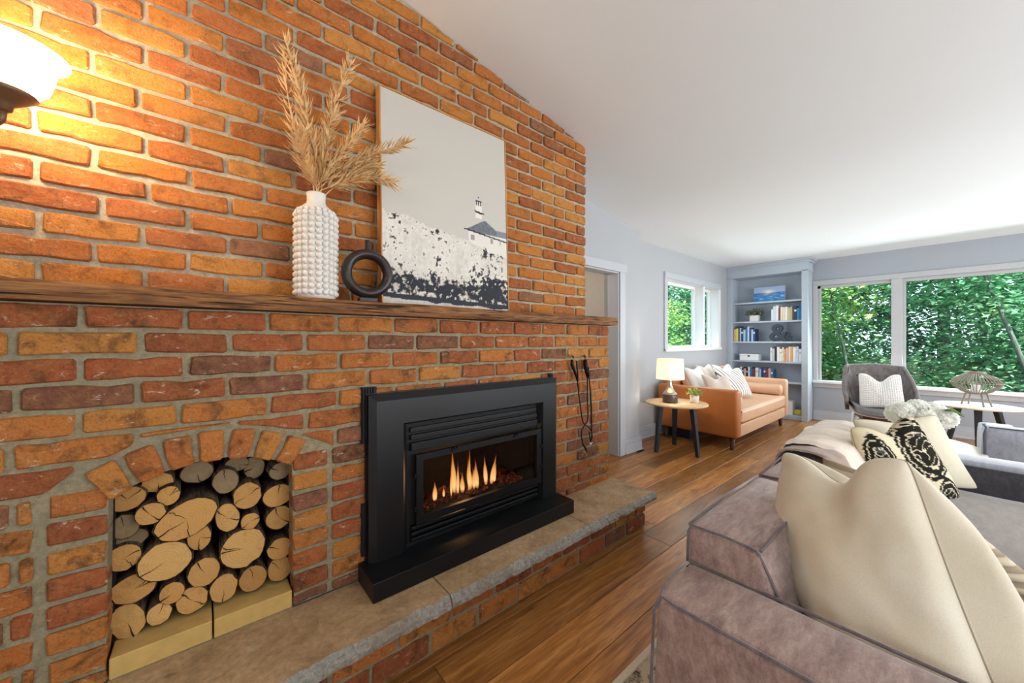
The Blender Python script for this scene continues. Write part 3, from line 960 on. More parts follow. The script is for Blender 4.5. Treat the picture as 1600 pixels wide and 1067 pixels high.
# recess plate is hollow: firebox
bm = bmesh.new()
add_box(bm, 0.705, 1.525, 1.585, 1.596, 0.735, 0.88); add_box(bm, 0.705, 1.525, 1.585, 1.596, 0.318, 0.43)
add_box(bm, 0.705, 0.765, 1.585, 1.596, 0.43, 0.735); add_box(bm, 1.49, 1.525, 1.585, 1.596, 0.43, 0.735)
L(bm_obj('face_plate', bm, M_BLACKMATTE))
bm = bmesh.new()
add_box(bm, 0.72, 1.53, 1.93, 1.95, 0.40, 0.76); add_box(bm, 0.72, 0.74, 1.596, 1.93, 0.40, 0.76); add_box(bm, 1.51, 1.53, 1.596, 1.93, 0.40, 0.76)
add_box(bm, 0.72, 1.53, 1.596, 1.95, 0.38, 0.43); add_box(bm, 0.72, 1.53, 1.596, 1.95, 0.74, 0.76)
L(bm_obj('firebox', bm, M_SOOT))
# louvres
for z, h, y in ((0.842, 0.022, 1.572), (0.808, 0.022, 1.568), (0.766, 0.036, 1.562)):
    bm = bmesh.new(); vs = add_box(bm, 0.722, 1.512, y, y + 0.02, z - h / 2, z + h / 2, 0.003, 2)
    L(bm_obj('louvre', bm, M_BLACK))
for z in (0.398, 0.372, 0.346):
    bm = bmesh.new(); add_box(bm, 0.722, 1.512, 1.560, 1.586, z - 0.009, z + 0.009, 0.005, 3); L(bm_obj('louvre', bm, M_BLACK))
# door: frame, glass, clips
bm = bmesh.new()
dx0, dx1, dz0, dz1 = 0.738, 1.523, 0.418, 0.732
add_prism_y(bm, [(dx0, dz0), (dx1, dz0), (dx1 - .034, dz0 + .034), (dx0 + .034, dz0 + .034)], 1.545, 1.565)
add_prism_y(bm, [(dx0, dz1), (dx1, dz1), (dx1 - .034, dz1 - .028), (dx0 + .034, dz1 - .028)], 1.545, 1.565)
add_prism_y(bm, [(dx0, dz0), (dx0, dz1), (dx0 + .034, dz1 - .028), (dx0 + .034, dz0 + .034)], 1.545, 1.565)
add_prism_y(bm, [(dx1, dz0), (dx1, dz1), (dx1 - .034, dz1 - .028), (dx1 - .034, dz0 + .034)], 1.545, 1.565)
bmesh.ops.remove_doubles(bm, verts=bm.verts, dist=1e-4)
door = L(bm_obj('door', bm, M_BLACK))
bm = bmesh.new(); add_box(bm, 0.770, 1.491, 1.556, 1.560, 0.450, 0.706); bm_obj('glass_pane', bm, M_FIREGLASS, door)
for x in (0.92, 1.31):
    bm = bmesh.new(); add_box(bm, x, x + .03, 1.538, 1.548, 0.716, 0.730, .002, 1); add_box(bm, x + .008, x + .014, 1.533, 1.548, 0.728, 0.737); add_box(bm, x + .022, x + .028, 1.533, 1.548, 0.728, 0.737)
    bm_obj('door_clip', bm, M_IRON, door)
for z in (0.48, 0.63):
    bm = bmesh.new(); add_box(bm, 0.726, 0.745, 1.540, 1.552, z, z + .02, .002, 1); bm_obj('hinge', bm, M_IRON, door)
for z in (0.50, 0.62):
    bm = bmesh.new(); add_box(bm, 1.516, 1.532, 1.540, 1.552, z, z + .02, .002, 1); bm_obj('hinge', bm, M_IRON, door)
bm = bmesh.new(); add_box(bm, 1.00, 1.05, 1.54, 1.552, 0.408, 0.424, .002, 1); bm_obj('door_clip', bm, M_IRON, door)

# embers
def ember_mat():
    k = NT('embers'); p = k.coord()
    n = k.noise(p, 45, 4, 0.7)
    k.set(Base_Color='#221713', Roughness=0.95)
    k.l.new(k.ramp(n, [(0.50, '#000000'), (0.62, '#C8401A'), (0.72, '#FFB060')]), k.b.inputs['Emission Color'])
    k.b.inputs['Emission Strength'].default_value = 0.9
    return k.m
r = random.Random(4)
bm = bmesh.new()
for i in range(150):
    x = r.uniform(0.78, 1.47); y = r.uniform(1.615, 1.80); s = r.uniform(0.008, 0.018)
    res = bmesh.ops.create_icosphere(bm, subdivisions=1, radius=s)
    for v in res['verts']: v.co = Vector((v.co.x * r.uniform(.8, 1.3) + x, v.co.y + y, v.co.z * .8 + 0.436 + s * .5))
e = L(bm_obj('ember_bed', bm, ember_mat())); e['kind'] = 'stuff'
# flames
def flame_mat():
    k = NT('flame'); 
    tc = k.coord('Generated')
    sep = k.new('ShaderNodeSeparateXYZ'); k.l.new(tc, sep.inputs[0])
    h = sep.outputs['Z']
    col = k.ramp(h, [(0.0, '#FF8A3C'), (0.15, '#FFD89A'), (0.5, '#FFC070'), (0.8, '#E8822E'), (1.0, '#A8481A')])
    em = k.new('ShaderNodeEmission'); k.l.new(col, em.inputs['Color'])
    st = k.ramp(h, [(0.0, 0.6), (0.2, 1.0), (0.6, 0.75), (1.0, 0.25)])
    k.l.new(k.math('MULTIPLY', st, 5.0), em.inputs['Strength'])
    tr = k.new('ShaderNodeBsdfTransparent'); mx = k.new('ShaderNodeMixShader')
    lw = k.new('ShaderNodeLayerWeight'); lw.inputs['Blend'].default_value = 0.35
    edge = k.math('SUBTRACT', 1.0, lw.outputs['Facing'])
    al = k.math('MULTIPLY', k.ramp(h, [(0.0, 0.6), (0.15, 0.95), (0.6, 0.7), (1.0, 0.1)]), k.math('POWER', edge, 1.2))
    k.l.new(al, mx.inputs[0]); k.l.new(tr.outputs[0], mx.inputs[1]); k.l.new(em.outputs[0], mx.inputs[2])
    k.l.new(mx.outputs[0], k.n['Material Output'].inputs['Surface'])
    return k.m
MF = flame_mat()
for (bx, by, ty, wd, ln) in ((350, 790, 615, 26, 6), (440, 705, 590, 14, -6), (500, 730, 480, 12, 6), (535, 760, 350, 30, -20), (560, 700, 420, 18, 10), (610, 725, 545, 28, -10),
                             (665, 700, 310, 14, 10), (685, 712, 420, 32, -30), (740, 665, 420, 34, -20), (715, 690, 500, 20, -14), (830, 655, 395, 26, -18), (875, 640, 385, 30, 44), (900, 600, 430, 16, 30)):
    b = at(620 + bx / 5.929, 660 + by / 5.929, y=1.67); t = at(620 + (bx + ln) / 5.929, 660 + ty / 5.929, y=1.67)
    hgt = (t.z - b.z) * 1.15; wr = wd / 5.929 / F * 1.9 * 0.62
    b.z = max(b.z, 0.44)
    bm = bmesh.new()
    rr = random.Random(bx)
    ph = rr.random() * 6
    pts, rad = [], []
    n = 14
    for i in range(n + 1):
        q = i / n
        pts.append(b + Vector(((t.x - b.x) * q + sin(q * 5 + ph) * wr * 0.55 * q ** .5, sin(q * 4 + ph) * .006, hgt * q)))
        rad.append(max(0.0006, wr * (0.35 + 1.0 * sin(pi * min(1, q * 1.25 + .12)) if q < .7 else 1.0 * (1 - q) * 1.9 * 0.85)))
    add_tube(bm, pts, rad, 8)
    o = L(bm_obj('flame', bm, MF, smooth=True))
fl = light('fire_glow', 'POINT', (1.05, 1.68, 0.52), (0, 0, 0), 4.0, (1.0, 0.55, 0.22), radius=0.05)

# ------------------------------------------------------------------ fireplace tools
def tools():
    p = lambda x, y, yy=1.572: at(870 + x / 5.93, 540 + y / 5.93, y=yy)
    o0 = p(150, 100, 1.59)
    t = thing('fire_tongs', o0, 'black iron fire tongs with curved jaws hanging on the brick wall', 'fire tool')
    def loc(pts): return [q - o0 for q in pts]
    tube('hook', loc([p(150, 95, 1.60), p(150, 100, 1.56), p(155, 118, 1.556)]), 0.004, M_IRON, t)
    tube('handle', loc([p(140, 130), p(142, 175), p(165, 235), p(190, 325)]), [.008, .0125, .009, .005], M_IRON, t)
    tube('handle', loc([p(185, 140, 1.57), p(187, 190, 1.57), p(193, 260, 1.57), p(195, 335, 1.57)]), [.005, .006, .006, .004], M_IRON, t)
    tube('arm', loc([p(190, 325), p(210, 500), p(232, 660), p(245, 715), p(268, 735), p(305, 762), p(325, 800), p(330, 850), p(318, 885), p(305, 860), p(303, 800)]), 0.0042, M_IRON, t)
    tube('arm', loc([p(283, 300, 1.566), p(284, 500, 1.566), p(290, 640, 1.566), p(285, 700, 1.566), p(262, 730, 1.566), p(232, 780, 1.566), p(226, 840, 1.566), p(240, 905, 1.566), p(265, 950, 1.566), p(280, 985, 1.566)]), [.0042] * 8 + [.007, .003], M_IRON, t)
    o1 = p(262, 100, 1.59)
    k = thing('fire_poker', o1, 'black iron poker with twisted shaft hanging right of the tongs', 'fire tool')
    def l2(pts): return [q - o1 for q in pts]
    tube('hook', l2([p(262, 92, 1.60), p(262, 100, 1.56), p(262, 120, 1.556)]), 0.004, M_IRON, k)
    tube('handle', l2([p(262, 130), p(266, 170), p(275, 240), p(285, 300)]), [.012, .016, .013, .006], M_IRON, k)
    tube('shaft', l2([p(290, 200, 1.56), p(302, 330, 1.56), p(312, 430, 1.56), p(318, 560, 1.56), p(322, 700, 1.56), p(325, 830, 1.56), p(312, 890, 1.56)]), [.006, .0042, .0055, .0055, .0045, .0042, .004], M_IRON, k)
    bm = bmesh.new(); a = p(315, 905, 1.555)
    for ang in (0.3, 1.6, 2.8, 4.0, 5.2): add_tube(bm, [a - o1, a - o1 + Vector((cos(ang) * .018, -.004, sin(ang) * .018))], [.004, .002], 6)
    bm_obj('claw_tip', bm, M_SILVER, k)
tools()

# ------------------------------------------------------------------ logs
def cut_mat():
    k = NT('log_cut_wood'); p = shifted(k)
    gr = k.new('ShaderNodeTexWave', wave_type='RINGS', rings_direction='Y')
    k.l.new(k.coord(), gr.inputs['Vector'])
    gr.inputs['Scale'].default_value = 34; gr.inputs['Distortion'].default_value = 2.5; gr.inputs['Detail'].default_value = 3
    r = rnd_of(k)
    c = k.ramp(r, [(0.0, '#CE9C58'), (0.3, '#BF8E4E'), (0.6, '#D3A764'), (0.85, '#B08246'), (1.0, '#C89A5A')])
    c = k.mix(k.math('MULTIPLY', gr.outputs['Fac'], 0.16), c, '#A06C34')
    n = k.noise(p, 30, 5, 0.7)
    c = k.mix(k.ramp(n, [(0.55, 0.0), (0.75, 0.45)]), c, '#8A6238')
    k.set(Base_Color=c, Roughness=0.85); k.bump(n, 0.3, 0.003)
    return k.m
M_CUT = cut_mat()
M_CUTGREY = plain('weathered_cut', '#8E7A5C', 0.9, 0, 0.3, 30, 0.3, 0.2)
M_CRACK = plain('crack_dark', '#1E140B', 1.0)
LOGS = [  # cx, cy, rx, ry (zoom pixels), front offset, tint, skew, label
 (365, 315, 82, 46, .01, 0, 'log under the left haunch of the arch'),
 (490, 246, 68, 38, .03, 0, 'dim log end tucked under the arch, second from left on top'),
 (535, 300, 50, 38, -.01, 0, 'small bright round log below the arch, left of the shadow gap'),
 (650, 205, 70, 42, .05, 1, 'grey weathered log at the crown of the arch'),
 (768, 240, 54, 50, .01, 1, 'greyish round log under the arch crown, left of two bright ones'),
 (815, 170, 50, 30, .06, 1, 'brown log half hidden behind the arch crown'),
 (885, 185, 44, 44, .06, 1, 'dark grey log high at the right of the arch crown'),
 (990, 200, 44, 34, .0, 1, 'small grey log at the top right corner of the niche'),
 (458, 375, 65, 43, -.02, 0, 'bright log with a torn rim near the left top'),
 (352, 428, 66, 48, .01, 1, 'grey split log at the left edge, third row down'),
 (610, 397, 138, 70, -.02, 0, 'largest slanting oval log with two long cracks'),
 (857, 300, 60, 53, -.01, 0, 'round bright log right of centre in the second row'),
 (982, 300, 62, 44, .0, 0, 'wide log at the right edge, second from top'),
 (775, 390, 50, 58, -.01, 0, 'round log with a side crack in the centre'),
 (868, 405, 40, 32, -.01, 0, 'small oval log right of the central round log'),
 (660, 470, 51, 52, -.02, 0, 'small bright log below the slanting oval one'),
 (987, 390, 55, 45, .0, 0, 'cracked log at the right edge, third from top'),
 (350, 555, 76, 52, .0, 0, 'yellowish log against the left jamb at mid height'),
 (372, 478, 84, 38, .03, 1, 'flat bark-covered log above the yellowish left one'),
 (520, 570, 116, 78, -.02, 0, 'big round log with a wedge crack, left of centre'),
 (840, 515, 94, 76, -.015, 0, 'big round log right of centre'),
 (680, 615, 68, 56, -.01, 0, 'medium round log between the two big ones'),
 (990, 518, 52, 42, .0, 0, 'log at the right edge, second from bottom'),
 (990, 600, 50, 50, .0, 0, 'lowest log at the right edge of the niche'),
 (880, 640, 58, 50, -.01, 0, 'bottom row log, second from the right jamb'),
 (760, 680, 59, 55, -.01, 0, 'bottom row log, third from the right jamb'),
 (392, 680, 100, 56, .0, 0, 'wide dull oval log second from bottom at the left'),
 (548, 700, 54, 42, -.01, 0, 'small log above the bottom row, left of centre'),
 (630, 728, 68, 52, -.01, 0, 'cracked oval log in the middle of the bottom row'),
 (365, 815, 76, 72, .0, 0, 'lowest log in the left corner of the niche'),
 (495, 785, 54, 43, -.01, 0, 'small log second from the left on the bottom row'),
]
def log_obj(i, cx, cy, rx, ry, dy, tint, lab):
    yf = 1.685 + dy
    ox, oy, s = 60, 660, 2.6227
    c = at(ox + cx / s, oy + cy / s, y=yf)
    e1 = at(ox + (cx - rx) / s, oy + cy / s, y=yf); e2 = at(ox + (cx + rx) / s, oy + cy / s, y=yf)
    t1 = at(ox + cx / s, oy + (cy - ry) / s, y=yf); t2 = at(ox + cx / s, oy + (cy + ry) / s, y=yf)
    ax, az = (e2.x - e1.x) / 2 * 0.99, (t1.z - t2.z) / 2 * 0.99
    rr = random.Random(i * 13 + 1)
    # tilt of the slanting cuts
    til = {10: radians(24), 19: radians(4), 20: radians(8), 26: radians(6), 28: radians(14), 29: radians(20), 0: radians(16)}.get(i, radians(rr.uniform(-4, 14)))
    Lg = 2.03 - yf
    n = 20
    wob = [1 + rr.gauss(0, .025) for _ in range(n)]
    t = thing('firewood_log', c, ('split ' if tint else 'sawn ') + lab if not lab.startswith(('small', 'big', 'grey', 'dark', 'bright', 'round', 'largest', 'wide', 'dim', 'brown', 'greyish', 'cracked', 'yellowish', 'flat', 'medium', 'lowest', 'bottom')) else lab, 'log', 'firewood logs stacked in the arched niche')
    def ring(y, k=1.0, dxr=0.0):
        out = []
        for a in range(n):
            th = 2 * pi * a / n
            x = ax * cos(th) * wob[a] * k; z = az * sin(th) * wob[a] * k
            x, z = x * cos(til) - z * sin(til), x * sin(til) + z * cos(til)
            yy = y + (rr.uniform(-.001, .001) if y < .01 else 0) + z * 0.10
            out.append((x + dxr, yy, z))
        return out
    if abs(til) > .2: pass
    bm = bmesh.new()
    sk = rr.uniform(-.03, .03)
    rings = [[bm.verts.new(p) for p in ring(y, k, sk * y)] for y, k in ((0.0, 1.0), (0.006, 1.045), (0.08, 1.03), (Lg * .6, 1.0), (Lg, .97))]
    for a, b in zip(rings, rings[1:]):
        for k in range(n): bm.faces.new((a[k], a[(k + 1) % n], b[(k + 1) % n], b[k]))
    bm.faces.new(rings[-1])
    bm_obj('bark', bm, M_BARK, t, smooth=True)
    bm = bmesh.new()
    rim = [bm.verts.new(p) for p in ring(0.001, 0.975)]; mid = [bm.verts.new((p[0], p[1] - .002 + rr.uniform(-.0006, .0006), p[2])) for p in ring(-.0005, 0.55)]
    cv = bm.verts.new((0, -.003, 0))
    for k in range(n):
        bm.faces.new((rim[k], rim[(k + 1) % n], mid[(k + 1) % n], mid[k])); bm.faces.new((mid[k], mid[(k + 1) % n], cv))
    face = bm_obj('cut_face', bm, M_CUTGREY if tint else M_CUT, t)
    # cracks: narrow dark wedges opening towards the rim
    for q in range(rr.choice((1, 1, 2)) if i != 10 else 3):
        ang = rr.uniform(0, 2 * pi) if i != 10 else (1.9 + q * 1.3)
        bm = bmesh.new()
        pl = []
        for j in range(6):
            f = 0.08 + 0.86 * j / 5
            a2 = ang + rr.uniform(-.08, .08)
            x = ax * cos(a2) * f; z = az * sin(a2) * f
            x, z = x * cos(til) - z * sin(til), x * sin(til) + z * cos(til)
            pl.append((x, -.0035 + z * .10, z))
        w = rr.uniform(.0007, .002)
        add_tube(bm, pl, [.0003 + w * j / 5 for j in range(6)], 5)
        bm_obj('crack', bm, M_CRACK, face)
for i, a in enumerate(LOGS): log_obj(i, *a)

# ------------------------------------------------------------------ on the mantel
def bubble_vase():
    x, y = 0.362, 1.69
    t = thing('bubble_vase', (x, y, 1.4145), 'tall white vase covered in rows of round bumps on the mantel', 'vase')
    R = 0.076
    prof = [(0.060, 0), (0.072, .006), (R - .004, .03), (R - .004, .34), (R - .012, .362), (.052, .382), (.038, .395), (.034, .408), (.035, .432), (.037, .440), (.031, .440), (.029, .41), (.03, .30)]
    lathe('body', prof, M_CERAMIC, t, seg=48, capt=False)
    bm = bmesh.new()
    rows, per = 14, 19
    for k in range(rows):
        z = 0.028 + k * 0.0242
        for j in range(per):
            a = 2 * pi * j / per
            res = bmesh.ops.create_uvsphere(bm, u_segments=8, v_segments=6, radius=0.0126)
            rr_ = R - 0.003
            for v in res['verts']: v.co = v.co + Vector((cos(a) * rr_, sin(a) * rr_, z))
    # sloping shoulder row
    for j in range(per):
        a = 2 * pi * j / per
        res = bmesh.ops.create_uvsphere(bm, u_segments=8, v_segments=6, radius=0.0105)
        for v in res['verts']: v.co = v.co + Vector((cos(a) * (R - .010), sin(a) * (R - .010), .360))
    bm_obj('bump_rows', bm, M_CERAMIC, t, smooth=True)
    return x, y
vx, vy = bubble_vase()

def dried_spray():
    x, y, z = vx, vy, 1.4145 + 0.30
    t = thing('dried_fern_spray', (x, y, z), 'golden dried feathery branches standing in the white bumpy vase', 'dried plant')
    base = Vector((x, y, z))
    rr = random.Random(33)
    #   tip pixel, depth of the tip, bend
    tips = [(452, 62, 1.60), (472, 120, 1.66), (552, 96, 1.60), (520, 170, 1.70), (560, 190, 1.56), (636, 222, 1.52), (622, 288, 1.54), (600, 262, 1.60), (478, 205, 1.55), (440, 80, 1.66)]
    for i, (px, py, yy) in enumerate(tips):
        tip = at(px, py, y=yy)
        mouth = base + Vector((rr.uniform(-.015, .015), rr.uniform(-.015, .015), 0.14))
        pts = []
        for j in range(13):
            q = j / 12
            if q < .2: p = base.lerp(mouth, q / .2)
            else:
                s = (q - .2) / .8
                p = mouth.lerp(tip, s)
                p.z += 0.05 * sin(pi * s) * (1 if i in (5, 6, 7) else -.1)
                p.x += 0.02 * sin(s * 4 + i)
            pts.append(p - base)
        stem = tube('stem', pts, [.0022 - .0014 * j / 12 for j in range(13)], M_DRY, t, 5)
        bm = bmesh.new()
        start = 0.30
        n = 34 if i not in (9,) else 24
        for k in range(n):
            q = start + (1 - start) * k / n
            f = q * 12; a = int(f); c = pts[a].lerp(pts[min(a + 1, 12)], f - a)
            d = (pts[min(a + 1, 12)] - pts[max(a - 1, 0)]).normalized()
            for s in range(5):
                ang = rr.uniform(0, 2 * pi)
                side = d.orthogonal().normalized(); side.rotate(Matrix.Rotation(ang, 3, d))
                Lf = rr.uniform(.045, .075) * (1 - .30 * (k / n))
                ld = (side * 0.95 + d * rr.uniform(.5, 1.1)).normalized()
                w = d.cross(ld).normalized() * rr.uniform(.0030, .0045)
                m = c + ld * Lf * .55; e = c + ld * Lf + d * Lf * .25
                v = [bm.verts.new(q_) for q_ in (c, m + w, e, m - w)]
                bm.faces.new(v)
        o = bm_obj('needles', bm, M_DRY, stem); o['kind'] = 'stuff'
dried_spray()

def ring_vase():
    c = Vector((0.556, 1.645, 1.4145))
    t = thing('ring_vase', c, 'black ceramic ring-shaped vase with a small spout beside the picture', 'vase', rz=radians(-6))
    bm = bmesh.new()
    n, m = 48, 14
    cz = 0.126
    rings = []
    for i in range(n):
        a = 2 * pi * i / n
        rr_ = 0.086; rt = 0.0215; ry = 0.030
        rings.append([bm.verts.new((cos(a) * (rr_ + rt * cos(b)), ry * sin(b), cz + sin(a) * (rr_ + rt * cos(b)))) for b in [2 * pi * k / m for k in range(m)]])
    for i in range(n):
        for k in range(m): bm.faces.new((rings[i][k], rings[i][(k + 1) % m], rings[(i + 1) % n][(k + 1) % m], rings[(i + 1) % n][k]))
    bm_obj('ring_body', bm, M_BLACKCERAMIC, t, smooth=True)
    lathe('neck', [(.018, .222), (.011, .236), (.0095, .26), (.0115, .272), (.008, .272), (.007, .25)], M_BLACKCERAMIC, t, seg=20, capt=False)
    bm = bmesh.new(); add_box(bm, -.038, .038, -.024, .024, 0, .022, .005, 2); bm_obj('foot', bm, M_BLACKCERAMIC, t)
ring_vase()

def picture():
    x0, x1, z0, z1 = 0.648, 1.428, 0.0, 1.066
    W, H = x1 - x0, z1
    t = thing('framed_picture', (x0, 1.722, 1.4155), 'tall framed lighthouse photograph leaning on the brick above the mantel', 'picture')
    t.rotation_euler = (radians(-2.0), 0, 0)
    D = 0.046
    fw = 0.007
    for nm, a in (('frame_side', (0, fw, 0, H)), ('frame_side', (W - fw, W, 0, H)), ('frame_rail', (fw, W - fw, 0, fw)), ('frame_rail', (fw, W - fw, H - fw, H))):
        bm = bmesh.new(); add_box(bm, a[0], a[1], 0, D, a[2], a[3], .0012, 1); bm_obj(nm, bm, M_FRAMEWOOD, t)
    nx, nz = 210, 286
    vs = [(fw + .001 + (W - 2 * fw - .002) * i / nx, .004, fw + .001 + (H - 2 * fw - .002) * j / nz) for j in range(nz + 1) for i in range(nx + 1)]
    fs = [(j * (nx + 1) + i, j * (nx + 1) + i + 1, (j + 1) * (nx + 1) + i + 1, (j + 1) * (nx + 1) + i) for j in range(nz) for i in range(nx)]
    me = bpy.data.meshes.new('canvas_print'); me.from_pydata(vs, [], fs); me.update()
    sky = np.array(lin('#CFCBC2')[:3]); dark = np.array(lin('#22252E')[:3]); white = np.array(lin('#E9E4DA')[:3]); sky2 = np.array(lin('#D3D1CB')[:3])
    def nz_(x, y, s, k): return noise.fractal(Vector((x * s, y * s, k)), 0.8, 2.1, 5)
    def fn(i, co):
        u = (co.x - fw) / (W - 2 * fw); v = (co.z - fw) / (H - 2 * fw)      # v up
        gl = 0.435 - 0.10 * u - 0.03 * u * u + 0.012 * nz_(u, v, 9, 1) * 2   # ridge line
        c = sky * (1 - .12 * v) + 0
        # lighthouse building: roof, wall, lantern
        if u > 0.60:
            base = 0.37
            roof_l = 0.475 - (0.0)
            if v > gl and v < 0.44 and u > .64: c = white * 0.95
            # roof
            if 0.42 <= v <= 0.495:
                ap = 0.79
                half = (0.495 - v) * 2.4 + .01
                if abs(u - ap) < half and u - ap < .2 and v > 0.428 + (u - .6) * -0.06: c = np.array(lin('#6F747C')[:3]) * (1 + .4 * nz_(u, v, 60, 3))
                if u > .9 and v < .455: c = np.array(lin('#858A92')[:3])
            if abs(v - (0.43 - (u - .6) * .075)) < .004 and u > .60: c = dark * 1.2
            if (.66 < u < .69 or .84 < u < .865 or .93 < u < .94) and .375 < v < .405: c = np.array(lin('#9A9A96')[:3])
        if .705 < u < .765 and .50 < v < .60:
            c = white
            if abs(v - .597) < .004 or abs(v - .535 + (u - .7) * .1) < .0035: c = dark
            if .57 < v < .597 and (abs(u - .715) < .004 or abs(u - .735) < .006 or abs(u - .755) < .004): c = dark
        if .695 < u < .785 and abs(v - .540 + (u - .7) * .1) < .003: c = dark
        if abs(u - .735) < .004 and .612 < v < .622: c = dark
        if v < gl:
            d = gl - v
            n1 = nz_(u, v * 1.4, 6.5, 5); n2 = nz_(u + 3, v * 1.3, 30, 9)
            c = white * (0.90 + 0.10 * n1 + 0.16 * n2)
            band = math.exp(-((v - (0.105 - 0.02 * u)) / 0.065) ** 2)
            thr = 0.68 - 0.98 * band - (0.18 if d < .03 else 0)
            if u > .62: thr -= 0.22 * math.exp(-((v - .27) / .07) ** 2) * math.exp(-((u - .82) / .12) ** 2)
            if u > .75: thr -= .18
            if n1 * .55 + n2 * .75 > thr: c = dark * (1 + .8 * abs(n2))
            elif n1 * .4 + n2 * .9 > thr - .16: c = np.array(lin('#8E8577')[:3])
            if v < 0.055 - .02 * u: 
                c = dark * 1.4 if v > .03 - .02 * u + .01 * n1 else white * .75 + .1 * n2
        return np.clip(c, 0.003, 1)
    set_cols(me, fn)
    link('canvas_print', me, M_PRINT, t)
    bm = bmesh.new(); add_box(bm, fw, W - fw, .012, D - .003, fw, H - fw); bm_obj('backing_board', bm, plain('board', '#8C7B62', .9), t)
picture()

# ------------------------------------------------------------------ wall sconce
def sconce():
    x, y, z = -0.400, 1.60, 1.885
    t = thing('wall_sconce', (x, 1.806, z), 'lit bronze wall sconce with frosted glass bowl on the upper brick wall', 'wall lamp')
    y0 = y - 1.806
    bm = bmesh.new()
    prof = [(.028, .012), (.055, .020), (.078, .045), (.088, .085), (.092, .112), (.104, .128), (.116, .134), (.112, .136), (.098, .131), (.088, .114), (.083, .085), (.073, .05), (.05, .026), (.02, .018)]
    add_lathe(bm, prof, 0, y0, 0, 40, False, True)
    k = NT('lit_frosted_glass'); k.set(Base_Color='#FFF3E0', Roughness=.4); k.b.inputs['Emission Color'].default_value = (1, .70, .43, 1); k.b.inputs['Emission Strength'].default_value = 44
    bm_obj('glass_bowl', bm, k.m, t, smooth=True)
    lathe('cup', [(.008, -.035), (.016, -.030), (.018, -.018), (.030, -.008), (.050, .008), (.060, .017), (.056, .020), (.03, .012)], M_BRONZE, t, (0, y0, 0), 28)
    tube('arm', [(0, y0, -.03), (-.004, y0 + .005, -.055), (-.03, y0 + .02, -.080), (-.07, y0 + .04, -.090), (-.13, y0 + .10, -.080), (-.18, -.012, -.05)], .0085, M_BRONZE, t, 10)
    bm = bmesh.new()
    add_lathe(bm, [(.05, 0), (.055, .006), (.04, .014), (.015, .018)], 0, 0, 0, 28)
    bmesh.ops.rotate(bm, verts=bm.verts, cent=(0, 0, 0), matrix=Matrix.Rotation(PI / 2, 3, 'X'))
    bmesh.ops.translate(bm, verts=bm.verts, vec=(-.18, 0, -.045))
    bm_obj('wall_plate', bm, M_BRONZE, t, smooth=True)
sconce()
# ================================================================== NEAR SOFA
SX, SY = 0.88, 0.0
sofa = thing('velvet_sectional_sofa', (1.9, -0.2, 0), 'mauve grey velvet sectional sofa in front of the fireplace', 'sofa')
def S(o): o.parent = sofa; o.location = Vector(o.location) - Vector((1.9, -0.2, 0)); return o
def soft_box(name, pts8, mat, bevel=0.03, seg=4, puff=0.0):
    """hexahedron: pts8 bottom ring (4) then top ring (4), bevelled"""
    bm = bmesh.new(); v = [bm.verts.new(p) for p in pts8]
    for f in ((0, 1, 2, 3), (7, 6, 5, 4), (0, 4, 5, 1), (1, 5, 6, 2), (2, 6, 7, 3), (3, 7, 4, 0)): bm.faces.new([v[i] for i in f])
    bmesh.ops.recalc_face_normals(bm, faces=bm.faces)
    if puff:
        bmesh.ops.subdivide_edges(bm, edges=bm.edges[:], cuts=7, use_grid_fill=True)
        cen = sum((Vector(p) for p in pts8), Vector()) / 8
        orig = [Vector(p) for p in pts8]
        bm.normal_update()
        mn = Vector((min(p[i] for p in orig) for i in range(3))); mx = Vector((max(p[i] for p in orig) for i in range(3)))
        for q in bm.verts:
            f = [(q.co[i] - mn[i]) / max(mx[i] - mn[i], 1e-6) for i in range(3)]
            b = [4 * a * (1 - a) for a in f]
            nn = q.normal
            k = [b[1] * b[2], b[0] * b[2], b[0] * b[1]]
            for i in range(3): q.co[i] += nn[i] * puff * max(0, k[i]) ** .5 * (1 if abs(nn[i]) > .5 else 0)
            q.co += nn * noise.noise(q.co * 6) * puff * .35
        es = [e for e in bm.edges if len(e.link_faces) == 2 and e.calc_face_angle(0) > 0.9]
        bmesh.ops.bevel(bm, geom=es, offset=bevel * .6, segments=2, affect='EDGES', profile=.5)
    else:
        bmesh.ops.bevel(bm, geom=bm.edges[:], offset=bevel, segments=seg, affect='EDGES', profile=.5)
    return bm_obj(name, bm, mat, smooth=True)
def hexa(x0, x1, y0, y1, z0, z1): return [(x0, y0, z0), (x1, y0, z0), (x1, y1, z0), (x0, y1, z0), (x0, y0, z1), (x1, y0, z1), (x1, y1, z1), (x0, y1, z1)]
def piping(pts, parent=None, r_=0.0042, mat=None):
    return S(tube('piping', pts, r_, mat or M_PIPING, None, 8))

# base and seat
S(soft_box('base', hexa(0.90, 3.26, -0.88, 0.49, 0.05, 0.29), M_VELVET, .02, 3))
for a, b in ((1.105, 2.10), (2.105, 3.10)):
    S(soft_box('seat_cushion', hexa(a, b, -0.90, 0.27, 0.29, 0.455), M_VELVETSEAT, .035, 3, .012))
# near arm (chamfered outer top edge)
arm = S(soft_box('arm', [(.88, -.92, .05), (1.10, -.92, .05), (1.10, .50, .05), (.88, .50, .05), (.885, -.92, .60), (1.10, -.92, .60), (1.10, .495, .60), (.89, .48, .597)], M_VELVET, .022, 4, .010))
piping([(.887, -.90, .599), (.887, .2, .600), (.889, .44, .598), (.895, .474, .597), (.93, .488, .598), (1.02, .496, .600), (1.09, .495, .599)])
piping([(.884, .494, .06), (.883, .496, .35), (.886, .488, .56), (.893, .475, .596)])
piping([(1.098, -.90, .603), (1.100, 0.2, .605), (1.096, .495, .601)])
